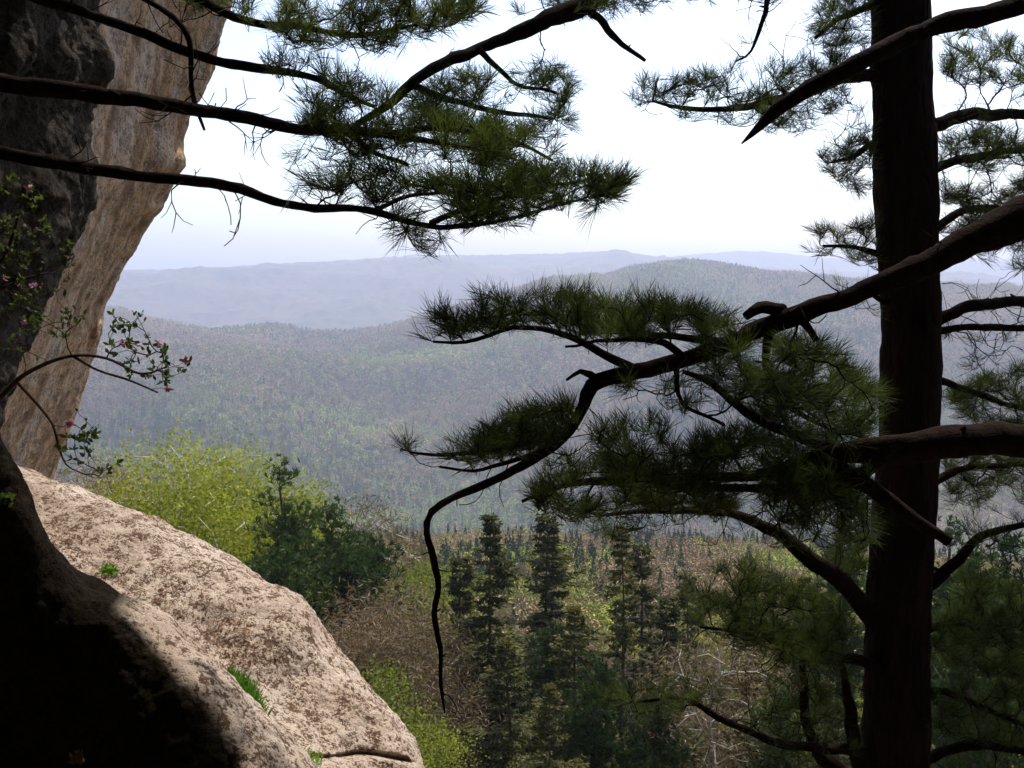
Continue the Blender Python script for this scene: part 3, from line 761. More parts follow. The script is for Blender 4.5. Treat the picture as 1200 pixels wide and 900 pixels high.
# --- pine B: stands just outside the view on the right, nearer; its limbs cross in front
tB = empty('pine_tree', (0, 0, 0))
pine_trunk(tB, [(1480, -900, 90, 4.6), (1470, -300, 100, 4.6), (1465, 200, 108, 4.6), (1460, 600, 115, 4.6), (1455, 1000, 125, 4.6)], [*P(1450, 1700, 4.6), .34])
tag(tB, 'nearer pine whose thick crooked limbs cross in front of the black trunk', 'pine tree')
pb = lambda *a, **k: pine_branch(tB, *a, **k)
pb([(1460, 120, 66, 4.6), (1340, 180, 56, 4.5), (1260, 222, 50, 4.45), (1200, 255, 46, 4.4), (1150, 277, 41, 4.4), (1100, 300, 34, 4.4), (1050, 321, 29, 4.4), (1000, 345, 24, 4.4), (940, 368, 23, 4.45), (880, 389, 22, 4.5), (830, 410, 19, 4.5), (775, 428, 18, 4.5), (725, 441, 19, 4.5), (697, 456, 18, 4.5), (682, 488, 15, 4.5), (652, 520, 13, 4.45), (603, 552, 11, 4.4), (560, 571, 10, 4.4), (530, 585, 9, 4.35), (506, 600, 8.5, 4.3), (500, 625, 9, 4.3), (510, 655, 8.5, 4.3), (515, 688, 7, 4.3), (510, 718, 7, 4.3), (516, 760, 6, 4.3), (516, 800, 5, 4.3), (521, 835, 2, 4.3)],
   [dict(poly=[(487, 392), (510, 365), (560, 350), (640, 344), (720, 346), (800, 356), (862, 378), (868, 396), (790, 402), (700, 398), (640, 382), (560, 396), (500, 400)], n=430, d=4.6, dd=.45),
    dict(poly=[(468, 525), (530, 512), (580, 500), (630, 480), (672, 475), (665, 515), (620, 535), (560, 545), (500, 538)], n=230, d=4.4, dd=.4),
    dict(poly=[(800, 440), (850, 400), (950, 398), (1005, 430), (1030, 455), (1025, 520), (960, 530), (900, 505), (860, 470)], n=520, d=4.7, dd=.5),
    dict(poly=[(700, 445), (800, 440), (870, 470), (820, 490), (740, 478)], n=45, d=4.6, dd=.4, bare=.45),
    dict(poly=[(520, 575), (600, 570), (600, 600), (540, 600)], n=8, d=4.4, dd=.2, bare=.8)], sides=22, rough=.34, label='thick crooked limb ending in a bare hanging tip',
   subs=[[(742, 436, 13, 4.5), (705, 412, 10, 4.5), (655, 391, 8, 4.5), (610, 386, 6, 4.5), (555, 397, 5, 4.45), (505, 401, 3, 4.4)],
         [(850, 402, 12, 4.6), (800, 396, 9, 4.7), (745, 388, 7, 4.75), (690, 372, 5, 4.8), (630, 368, 4, 4.8), (560, 372, 3, 4.8)],
         [(800, 418, 10, 4.4), (770, 400, 8, 4.3), (710, 396, 5, 4.2), (660, 404, 3, 4.2)],
         [(674, 500, 9, 4.4), (635, 515, 7, 4.4), (585, 527, 6, 4.35), (535, 534, 5, 4.3), (480, 530, 3, 4.3)],
         [(645, 525, 8, 4.45), (600, 540, 6, 4.55), (555, 550, 4, 4.6), (515, 546, 3, 4.6)],
         [(905, 382, 12, 4.6), (900, 430, 9, 4.7), (930, 480, 7, 4.8), (985, 505, 4, 4.8)],
         [(790, 425, 8, 4.6), (800, 470, 5, 4.6), (850, 500, 4, 4.6)]])
pb([(930, 362, 14, 4.4), (945, 380, 10, 4.4), (957, 399, 7, 4.4)], [])
pb([(700, 448, 14, 4.5), (692, 440, 9, 4.45), (680, 436, 6, 4.45), (664, 446, 3, 4.45)], [])
pb([(915, 365, 16, 4.5), (890, 363, 14, 4.42), (873, 372, 10, 4.4)], [])
pb([(1460, -160, 32.8, 4.6), (1340, -75, 29.5, 4.5), (1260, -28, 27.1, 4.4), (1200, 2, 23.8, 4.35), (1130, 20, 23.0, 4.3), (1060, 48, 22.1, 4.25), (1000, 74, 20.5, 4.2), (950, 101, 18.9, 4.2), (915, 124, 16.4, 4.2), (890, 146, 9.8, 4.2), (869, 168, 1.6, 4.2)], [], sides=18, label='dead broken limb ending in a sharp point')
pb([(1460, 500, 60, 4.6), (1330, 516, 46, 4.4), (1200, 515, 40, 4.3), (1100, 518, 38, 4.25), (1030, 523, 33, 4.3), (975, 532, 25, 4.4), (930, 545, 18, 4.5), (880, 555, 12, 4.6), (820, 560, 9, 4.7), (760, 562, 7, 4.8)],
   [dict(poly=[(690, 500), (760, 488), (860, 500), (920, 520), (1000, 555), (1000, 600), (900, 590), (800, 580), (720, 560), (690, 530)], n=520, d=4.7, dd=.5),
    dict(poly=[(860, 560), (1020, 540), (1020, 640), (920, 620)], n=260, d=4.6, dd=.4, bare=.3)], sides=22, rough=.34, label='thick level limb lit reddish on top')
pb([(985, 530, 16, 4.5), (940, 512, 12, 4.55), (885, 490, 11, 4.6), (835, 450, 9, 4.65), (800, 436, 5, 4.7)], [])
pb([(960, 538, 22, 4.35), (1010, 562, 20, 4.3), (1060, 594, 18, 4.25), (1113, 634, 13, 4.2)], [], sides=12)
pb([(1040, 535, 20, 4.5), (990, 565, 15, 4.6), (900, 572, 12, 4.7), (810, 570, 10, 4.8), (740, 565, 10, 4.8), (680, 565, 9, 4.8), (640, 575, 6, 4.8), (612, 588, 4, 4.8)],
   [dict(poly=[(620, 580), (640, 540), (700, 530), (780, 560), (860, 580), (860, 605), (740, 600), (680, 615), (625, 600)], n=330, d=4.8, dd=.4, bare=.15),
    dict(poly=[(700, 590), (860, 580), (1000, 600), (1000, 650), (800, 640), (720, 620)], n=60, d=4.8, dd=.4, bare=.6)])

# --- pine C: outside the view on the left; level limbs reach across the cliff
tC = empty('pine_tree', (0, 0, 0))
pine_trunk(tC, [(-330, -900, 70, 4.4), (-335, -300, 80, 4.4), (-340, 100, 88, 4.4), (-345, 600, 95, 4.4)], [*P(-350, 1100, 4.4), .22])
tag(tC, 'pine at the left whose level limbs reach across the tan cliff', 'pine tree')
pb = lambda *a, **k: pine_branch(tC, *a, **k)
pb([(-335, 40, 31.2, 4.4), (-160, 65, 25.0, 4.4), (0, 92, 21.1, 4.45), (80, 105, 20.3, 4.5), (160, 117, 17.9, 4.5), (230, 125, 16.4, 4.55), (300, 138, 13.3, 4.6), (350, 150, 11.7, 4.6), (410, 154, 10.1, 4.65), (470, 160, 7.8, 4.7), (540, 172, 5.5, 4.8), (600, 185, 3.1, 4.9)],
   [dict(poly=[(340, 150), (400, 135), (470, 130), (540, 140), (600, 150), (670, 175), (640, 205), (560, 195), (480, 185), (400, 180)], n=330, d=4.8, dd=.45),
    dict(poly=[(340, 115), (400, 95), (480, 110), (430, 140), (360, 150)], n=60, d=4.7, dd=.4),
    dict(poly=[(340, 190), (400, 175), (470, 190), (460, 225), (360, 225)], n=60, d=4.7, dd=.4, bare=.2),
    dict(poly=[(230, 105), (330, 90), (330, 140), (250, 140)], n=14, d=4.6, dd=.3, bare=1)], sides=16, rough=.34,
   subs=[[(410, 154, 9, 4.65), (440, 180, 6, 4.6), (480, 195, 4, 4.6)], [(430, 156, 8, 4.7), (500, 150, 7, 4.8), (580, 160, 5, 4.9), (650, 185, 3, 4.9)]])
pb([(-338, 120, 26.5, 4.4), (-160, 150, 21.8, 4.3), (0, 180, 17.2, 4.3), (80, 195, 14.8, 4.3), (150, 205, 13.3, 4.3), (220, 215, 12.5, 4.3), (280, 222, 11.7, 4.35), (320, 235, 10.1, 4.4), (370, 243, 9.4, 4.4), (430, 246, 7.8, 4.4), (500, 264, 7.0, 4.4), (545, 264, 5.5, 4.4), (600, 255, 3.9, 4.4), (660, 238, 2.3, 4.4)],
   [dict(poly=[(430, 235), (480, 210), (560, 215), (620, 195), (690, 200), (742, 208), (735, 225), (690, 255), (600, 268), (540, 268), (500, 262), (450, 250)], n=380, d=4.5, dd=.45),
    dict(poly=[(450, 265), (520, 265), (520, 300), (470, 300)], n=26, d=4.4, dd=.3),
    dict(poly=[(330, 220), (440, 205), (440, 235), (340, 232)], n=40, d=4.4, dd=.3, bare=.2),
    dict(poly=[(400, 170), (560, 180), (640, 190), (560, 215), (420, 220)], n=70, d=4.5, dd=.4, bare=.7),
    dict(poly=[(255, 235), (285, 230), (275, 290), (250, 290)], n=6, d=4.3, dd=.2, bare=1)], sides=16, rough=.34,
   subs=[[(505, 263, 8, 4.4), (560, 240, 6, 4.5), (620, 222, 5, 4.5), (690, 212, 3, 4.5)], [(440, 247, 6, 4.4), (480, 232, 5, 4.5), (540, 225, 3, 4.6)]])
pb([(-335, -110, 21.3, 4.4), (-140, -70, 16.4, 4.6), (0, -20, 12.3, 4.9), (60, 0, 11.5, 4.9), (120, 22, 11.5, 5), (190, 50, 11.5, 5), (250, 70, 11.5, 5), (300, 78, 9.8, 5), (360, 90, 8.2, 5), (400, 108, 6.6, 5), (440, 125, 4.1, 5)],
   [dict(poly=[(290, 60), (380, 60), (440, 90), (430, 130), (340, 110)], n=60, d=5.0, dd=.4, bare=.3)], sides=12)
pb([(-330, -200, 24, 4.4), (-100, -120, 18, 4.8), (100, -40, 12, 5.0), (230, 0, 10, 5.1), (285, 22, 9, 5.1), (350, 32, 8, 5.1), (420, 42, 6, 5.1), (480, 30, 4, 5.1)],
   [dict(poly=[(310, 25), (340, -10), (560, -20), (570, 20), (500, 45), (440, 62), (380, 62), (320, 50)], n=330, d=5.1, dd=.5),
    dict(poly=[(210, 0), (300, -10), (300, 30), (240, 30)], n=30, d=5.1, dd=.3)], sides=10)
pb([(60, -60, 9, 4.9), (160, -5, 7, 4.8), (203, 22, 7, 4.7), (221, 50, 7, 4.7), (224, 90, 6, 4.7), (229, 120, 5, 4.7), (240, 152, 3, 4.7)],
   [dict(poly=[(160, 0), (230, 20), (230, 110), (170, 60)], n=9, d=4.7, dd=.15, bare=1)], sides=6)

# ------------------------------------------------------------------ trees on the slope
def leaf_cloud(cent, per, sig, size, rng, elong=1.0, droop=0.0):
    n = len(cent); N = n * per
    c = np.repeat(cent, per, 0) + rng.normal(0, 1, (N, 3)) * sig * np.array((1, 1, .8))
    c[:, 2] -= np.abs(rng.normal(0, droop, N)) if droop else 0
    a = rng.normal(0, 1, (N, 3)); a /= np.linalg.norm(a, axis=1, keepdims=True)
    b = np.cross(a, rng.normal(0, 1, (N, 3))); b /= np.linalg.norm(b, axis=1, keepdims=True) + 1e-9
    s = size * rng.uniform(.6, 1.3, (N, 1))
    V = np.stack([c - a * s * elong * .5, c + b * s * .35, c + a * s * elong * .5, c - b * s * .35], 1).reshape(-1, 3)
    return V, np.arange(N)[:, None] * 4 + np.array([[0, 1, 2, 3]])

def register(root, kids):
    KIDS[root.name] = kids

def crown_points(H, base, rx, n, rng, kind='round'):
    out = []
    while len(out) < n:
        p = rng.uniform(-1, 1, 3)
        r = np.linalg.norm(p)
        if r > 1 or r < .3 * rng.rand(): continue
        h = (p[2] + 1) / 2
        wmul = 1.0 if kind == 'round' else (1.05 - .5 * h)
        q = np.array((p[0] * rx * wmul, p[1] * rx * wmul, base + h * (H - base)))
        if fbm(q[None], rx * .55, 2)[0] < -.12: continue
        out.append(q)
    return np.array(out)

def broadleaf(H, rx, leaf, bark, rng, tips=170, per=60, sig=.32, size=.16, base=.3, forks=3, r0=.14, elong=1.2, name='tree', r_tip=.008, kind='round', lean=.05, droop=0):
    root = empty(name)
    tr = [np.array((rng.normal(0, lean * h) * .5, rng.normal(0, lean * h) * .5, h)) for h in np.linspace(0, H * .8, 7)]
    trunk = smooth_line(np.array([[*p, r0 * (1 - .8 * k / 6)] for k, p in enumerate(tr)]), .4)
    att = crown_points(H, H * base, rx, tips, rng, kind)
    n0 = len(trunk)
    pos, par, tan, tp = grow(trunk[:, :3], np.linspace(0, H * .8, n0) * .3, att, lam=.28, step=.45, jitter=.22, rng=rng)
    T = Tubes(); T.tube(trunk[:, :3] + 0, trunk[:, 3], 9, rough=.12)
    skeleton_tubes(T, pos, par, n0, r_tip, .45, 5, rmax=r0 * .55)
    a = T.build('trunk', bark, root)
    kids = [a]
    if per:
        V, Fc = leaf_cloud(pos[tp], per, sig, size, rng, elong, droop)
        kids.append(mesh_np('crown', V, Fc, leaf, root))
    register(root, kids)
    return root

def spruce(H, rx, leaf, rng, name='spruce_tree', r0=.14, start=.12, gap=.33, thin=.18, dead=0.0, per=110):
    root = empty(name)
    T = Tubes(); hs = np.linspace(-.5, H, 16)
    T.tube(np.stack([.05 * np.sin(hs * .6 + rng.rand() * 6), .05 * np.cos(hs * .5), hs], 1), r0 * (1 - hs / H * .97).clip(.03, 1), 9, rough=.1)
    Vs = []; h = H * start
    while h < H * .985:
        t = (h - H * start) / (H * (1 - start))
        L = rx * (1 - t) ** .92 * (0.74 + .28 * math.sin(h * 2.3 + rng.rand())) + .12
        for k in range(rng.randint(4, 8)):
            if rng.rand() < thin: continue
            az = rng.rand() * 6.283; l = L * rng.uniform(.55, 1.15); rise = .25 * t - .12 + rng.normal(0, .07)
            n = 7; s = np.linspace(0, 1, n)
            bx = np.stack([np.cos(az) * l * s, np.sin(az) * l * s, h + l * (rise * s - .22 * np.sin(s * 2.2) * (1 - t * .6) + .10 * s ** 3)], 1)
            T.tube(bx, np.linspace(.02 * (1 - t * .6), .004, n), 4, cap=False)
            if rng.rand() < dead and t < .6: continue
            m = int(per * max(.35, l / rx))
            u = rng.uniform(.12, 1.03, m); ix = np.clip((u * (n - 1)), 0, n - 1.001); i0 = ix.astype(int); f = (ix - i0)[:, None]
            c = bx[i0] * (1 - f) + bx[i0 + 1] * f
            side = np.array((-np.sin(az), np.cos(az), 0)); fw = np.array((np.cos(az), np.sin(az), 0))
            sg = rng.choice((-1, 1), m)[:, None]; wd = (.34 * l * (1 - u * .75))[:, None]
            dr = side * sg * rng.uniform(.5, 1, (m, 1)) + fw * rng.uniform(.3, .9, (m, 1)) + np.array((0, 0, -1)) * rng.uniform(0, .5, (m, 1)); dr /= np.linalg.norm(dr, axis=1, keepdims=True)
            ln = wd * rng.uniform(.5, 1.1, (m, 1)) + .10
            nn = np.cross(dr, rng.normal(0, 1, (m, 3)) * .6 + np.array((0, 0, 1.0))); nn /= np.linalg.norm(nn, axis=1, keepdims=True) + 1e-9
            w = .03 + .02 * rng.rand(m, 1)
            Vs.append(np.stack([c - nn * w * .4, c + dr * ln * .4 - nn * w, c + dr * ln, c + dr * ln * .4 + nn * w], 1).reshape(-1, 3))
            # small sprigs filling the spray
            c2 = c + dr * ln * rng.uniform(.2, .9, (m, 1)) + rng.normal(0, .03, (m, 3)); d2 = dr + rng.normal(0, .6, (m, 3)); d2 /= np.linalg.norm(d2, axis=1, keepdims=True)
            n2 = np.cross(d2, rng.normal(0, 1, (m, 3))); n2 /= np.linalg.norm(n2, axis=1, keepdims=True) + 1e-9
            l2 = rng.uniform(.08, .2, (m, 1))
            Vs.append(np.stack([c2 - n2 * .01, c2 + d2 * l2 * .5 - n2 * .03, c2 + d2 * l2, c2 + d2 * l2 * .5 + n2 * .03], 1).reshape(-1, 3))
        h += gap * rng.uniform(.7, 1.3) * (.75 + .5 * (1 - t))
    a = T.build('trunk', M_bark_mid, root)
    V = np.concatenate(Vs); Fc = np.arange(len(V)).reshape(-1, 4)
    b = mesh_np('crown', V, Fc, leaf, root)
    register(root, [a, b]); return root

def mid_pine(H, rx, rng, name='pine_tree', tips=230, base=.3, r0=.16, kind='cone'):
    root = empty(name)
    trunk = smooth_line(np.array([[.08 * math.sin(h), .06 * math.cos(h * .8), h, r0 * (1 - h / H * .85)] for h in np.linspace(-.5, H * .93, 8)]), .4)
    att = crown_points(H, H * base, rx, tips, rng, kind)
    hh = rng.uniform(.55, 1.0, 60) * H; aa_ = rng.rand(60) * 6.28; rd = rng.uniform(.15, .5, 60) * rx * (1.25 - hh / H)
    att = np.concatenate([att, np.stack([rd * np.cos(aa_), rd * np.sin(aa_), hh], 1)])
    pos, par, tan, tp = grow(trunk[:, :3], np.linspace(0, H, len(trunk)) * .05, att, lam=.3, step=.35, jitter=.15, rng=rng)
    T = Tubes(); T.tube(trunk[:, :3], trunk[:, 3], 9, rough=.12)
    skeleton_tubes(T, pos, par, len(trunk), .008, .42, 5, rmax=r0 * .45)
    a = T.build('trunk', M_bark_mid, root)
    tps, tds = [], []
    for t in tp:
        for q in range(7):
            dv = tan[t] + rng.normal(0, .8, 3); dv[2] = abs(dv[2]) + .1; dv /= np.linalg.norm(dv)
            tps.append(pos[t] + rng.normal(0, .14, 3)); tds.append(dv)
    V, Fc = needle_tufts(np.array(tps), np.array(tds), per=15, length=.17, width=.022, spread=1.1, back=.12, rng=rng, up=.4)
    b = mesh_np('crown', V, Fc, M_midpine, root)
    register(root, [a, b]); return root

rg = np.random.RandomState(5)
PR = {}
PR['birch'] = [broadleaf(10, 3.5, M_birch, M_birch_bark, rg, tips=310, per=230, sig=.36, size=.066, base=.28, name='birch_tree', r0=.17, r_tip=.012, droop=.25),
               broadleaf(8, 2.8, M_birch, M_birch_bark, rg, tips=250, per=220, sig=.36, size=.066, base=.25, name='birch_tree', r0=.15, r_tip=.011, droop=.2)]
PR['green'] = [broadleaf(8, 2.6, M_green, M_bark_mid, rg, tips=170, per=110, sig=.32, size=.085, base=.2, name='leafy_tree'),
               broadleaf(6, 2.4, M_green, M_bark_mid, rg, tips=150, per=110, sig=.32, size=.085, base=.12, name='leafy_tree')]
PR['olive'] = [broadleaf(9, 3.0, M_olive, M_bark_mid, rg, tips=200, per=55, sig=.32, size=.10, base=.2, name='budding_tree', r_tip=.009),
               broadleaf(7, 2.6, M_olive, M_bark_mid, rg, tips=160, per=50, sig=.32, size=.10, base=.15, name='budding_tree', r_tip=.009)]
PR['bare'] = [broadleaf(9, 3.0, M_bud, M_bark_mid, rg, tips=330, per=85, sig=.34, size=.04, base=.2, name='bare_tree', r_tip=.009, elong=5),
              broadleaf(7.5, 2.6, M_bud, M_bark_mid, rg, tips=280, per=85, sig=.34, size=.04, base=.18, name='bare_tree', r_tip=.009, elong=5)]
PR['white'] = [broadleaf(8, 2.3, M_bud, M_birch_bark, rg, tips=200, per=60, sig=.28, size=.04, base=.25, name='bare_tree', r_tip=.011, elong=5)]
PR['spruce'] = [spruce(14, 3.7, M_spruce, rg, per=130), spruce(12, 3.0, M_spruce, rg, thin=.25, per=120), spruce(10, 3.0, M_spruce, rg, per=120)]
PR['dying'] = [spruce(14, 1.9, M_spruce, rg, thin=.3, dead=.75)]
PR['pine'] = [mid_pine(9, 1.9, rg), mid_pine(7, 2.0, rg, tips=180, base=.12), mid_pine(12, 1.7, rg, tips=330, base=.3)]
PR['shrub'] = [broadleaf(2.6, 1.6, M_green, M_bark_mid, rg, tips=110, per=60, sig=.2, size=.09, base=.05, name='shrub', r0=.03, r_tip=.004),
               broadleaf(2.2, 1.5, M_bud, M_bark_mid, rg, tips=150, per=60, sig=.2, size=.05, base=.05, name='shrub', r0=.03, r_tip=.004, elong=4)]
USED = set()
def place(kind, idx, px, d, top=None, sc=None, label=None, group=None, cat='tree'):
    """stand a tree at distance d; top: image row its top reaches"""
    pr = PR[kind][idx]
    x = P(px, 600, d)[0]; z = gz(x, d)
    H = {'birch': (10, 8), 'green': (8, 6), 'olive': (9, 7), 'bare': (9, 7.5), 'white': (8,), 'spruce': (14, 12, 10), 'dying': (14,), 'pine': (9, 7, 12), 'shrub': (2.6, 2.2)}[kind][idx]
    if sc is None:
        if top is not None: sc = max(.3, (P(px, top, d)[2] - z) / H)
        else: sc = rg.uniform(.8, 1.15)
    o = pr if (kind, idx) not in USED else copy_tree(pr)
    USED.add((kind, idx))
    o.location = (x, d, z - .15); o.rotation_euler = (0, 0, rg.rand() * 6.283); wx = rg.uniform(1.0, 1.3) if kind == 'spruce' and top is not None else 1.0
    o.rotation_euler = (rg.normal(0, .025), rg.normal(0, .025), o.rotation_euler[2])
    o.scale = (sc * wx * rg.uniform(.92, 1.08), sc * wx * rg.uniform(.92, 1.08), sc)
    tag(o, label, cat, group)
    return o

place('birch', 0, 222, 48, 512, label='tallest yellow green birch with white forking limbs above the boulder', cat='birch')
place('birch', 1, 292, 50, 556, label='lower yellow green birch between the tall birch and the dark pine', cat='birch')
place('birch', 1, 190, 44, 575, label='pale yellow birch at the foot of the tall birch, beside the cliff', cat='birch')
place('birch', 0, 262, 44, 590, label='birch with slanting white limbs just above the boulder edge', cat='birch')
place('pine', 2, 346, 40, 530, label='dark narrow pine rising beside the yellow birches', cat='pine tree')
place('pine', 0, 398, 42, 585, label='dark pine with a small nodding top, second from the birches', cat='pine tree')
place('pine', 1, 372, 38, 640, label='bushy pine in front of the two dark pines', cat='pine tree')
place('pine', 1, 440, 44, 622, label='broad blue green pine right of the dark pines', cat='pine tree')
place('pine', 1, 330, 36, 640, label='low bushy pine just over the boulder edge', cat='pine tree')
place('spruce', 0, 570, 36, 588, label='tall spruce with its trunk showing, right of the hanging branch tip', cat='spruce')
place('spruce', 0, 643, 42, 592, label='dark dense spruce just right of the tall spruce', cat='spruce')
place('dying', 0, 738, 34, 600, label='spruce with grey dead lower branches', cat='spruce')
place('spruce', 2, 668, 32, 700, label='small spruce in front between the tall spruces', cat='spruce')
place('spruce', 1, 535, 38, 640, label='thin spruce behind the hanging branch tip', cat='spruce')
place('spruce', 2, 603, 30, 740, label='small spruce at the foot of the tall spruce', cat='spruce')
place('spruce', 1, 790, 38, 690, label='spruce right of the one with dead branches', cat='spruce')
place('white', 0, 846, 30, 735, label='leafless tree with white crooked limbs', cat='tree')
place('white', 0, 420, 60, 590, label='leafless tree with pale limbs beyond the blue green pine', cat='tree')
place('pine', 1, 915, 28, 800, label='low pine left of the black trunk near the bottom', cat='pine tree')
place('pine', 0, 1150, 24, 640, label='sunlit pine right of the black trunk', cat='pine tree')
place('pine', 1, 985, 40, 630, label='bright pine just left of the black trunk', cat='pine tree')
place('bare', 0, 110, 52, 545, label='pinkish bare tree between cliff and birches', cat='tree')
place('olive', 1, 135, 44, 580, label='olive budding tree beside the cliff foot', cat='tree')
place('bare', 1, 432, 36, 690, label='pinkish leafless tree below the blue green pine', cat='tree')
place('bare', 0, 470, 33, 730, label='reddish leafless tree left of the hanging branch tip', cat='tree')
place('bare', 1, 400, 33, 735, label='reddish leafless tree beside the boulder top edge', cat='tree')
place('green', 1, 430, 26, 790, label='fresh green tree right of the boulder', cat='tree')
place('green', 1, 480, 24, 850, label='bright green bushy tree at the boulder tip', cat='tree')
place('green', 0, 500, 44, 660, label='yellow green tree behind the hanging branch tip', cat='tree')
for (k_, i_, px, d, top, lb) in [
    
    ('spruce', 1, 765, 44, 628, 'spruce just behind the one with dead branches'), ('spruce', 2, 640, 27, 790, 'young spruce low at the bottom edge'), 
    ('pine', 1, 700, 30, 770, 'bushy pine low between the spruces'), ('pine', 1, 655, 36, 730, 'bushy pine at the foot of the dense spruce'),
    ('spruce', 1, 820, 42, 660, 'spruce above the white limbed tree'), ('pine', 1, 780, 29, 800, 'pine bush left of the white limbed tree'),
    ('spruce', 2, 880, 36, 720, 'spruce right of the white limbed tree'), ('pine', 2, 1120, 36, 600, 'tall pine directly right of the black trunk'), ('pine', 0, 1185, 32, 620, 'sunlit pine at the right edge')]:
    place(k_, i_, px, d, top, label=lb, cat='spruce' if k_ == 'spruce' else 'pine tree')
names = {'spruce': 'spruce', 'pine': 'pine tree', 'dying': 'spruce'}
labs = {'bare': 'pinkish leafless tree among others on the slope', 'olive': 'olive budding tree among others on the slope', 'green': 'fresh green tree among others on the slope', 'birch': 'yellow green birch among others on the slope',
        'spruce': 'dark spruce among others on the slope', 'pine': 'bushy pine among others on the slope'}
rows_ = [(30, 50, 17), (50, 75, 40), (75, 110, 70), (110, 165, 110)]
for (d0, d1, n) in rows_:
    for k in range(n):
        d = rg.uniform(d0, d1); px = rg.uniform(-20, 1260)
        if d < 50 and (px < 450 or 540 < px < 790 and d < 42): continue
        if d < 48 and 790 < px < 960: continue
        u = rg.rand()
        if px > 760 and d > 60: kd = 'olive' if u < .42 else 'birch' if u < .55 else 'bare' if u < .85 else 'green'
        elif d > 60: kd = 'bare' if u < .45 else 'olive' if u < .62 else 'green' if u < .78 else 'spruce' if u < .92 else 'pine'
        else: kd = 'green' if u < .3 else 'bare' if u < .52 else 'olive' if u < .68 else 'spruce' if u < .88 else 'pine'
        i_ = rg.randint(0, len(PR[kd]))
        place(kd, i_, px, d, sc=rg.uniform(.5, .85), label=labs[kd], group='%s trees on the slope' % kd, cat=names.get(kd, 'tree') if kd != 'birch' else 'birch')
sh = ['fresh green shrub on the steep slope', 'reddish leafless shrub on the steep slope']
for k in range(110):
    d = rg.uniform(16, 46); px = rg.uniform(330, 1240)
    kd = 0 if rg.rand() < .6 else 1
    place('shrub', kd, px, d, sc=rg.uniform(.6, 1.25), label=sh[kd], group=('green', 'leafless')[kd] + ' shrubs on the slope', cat='shrub')

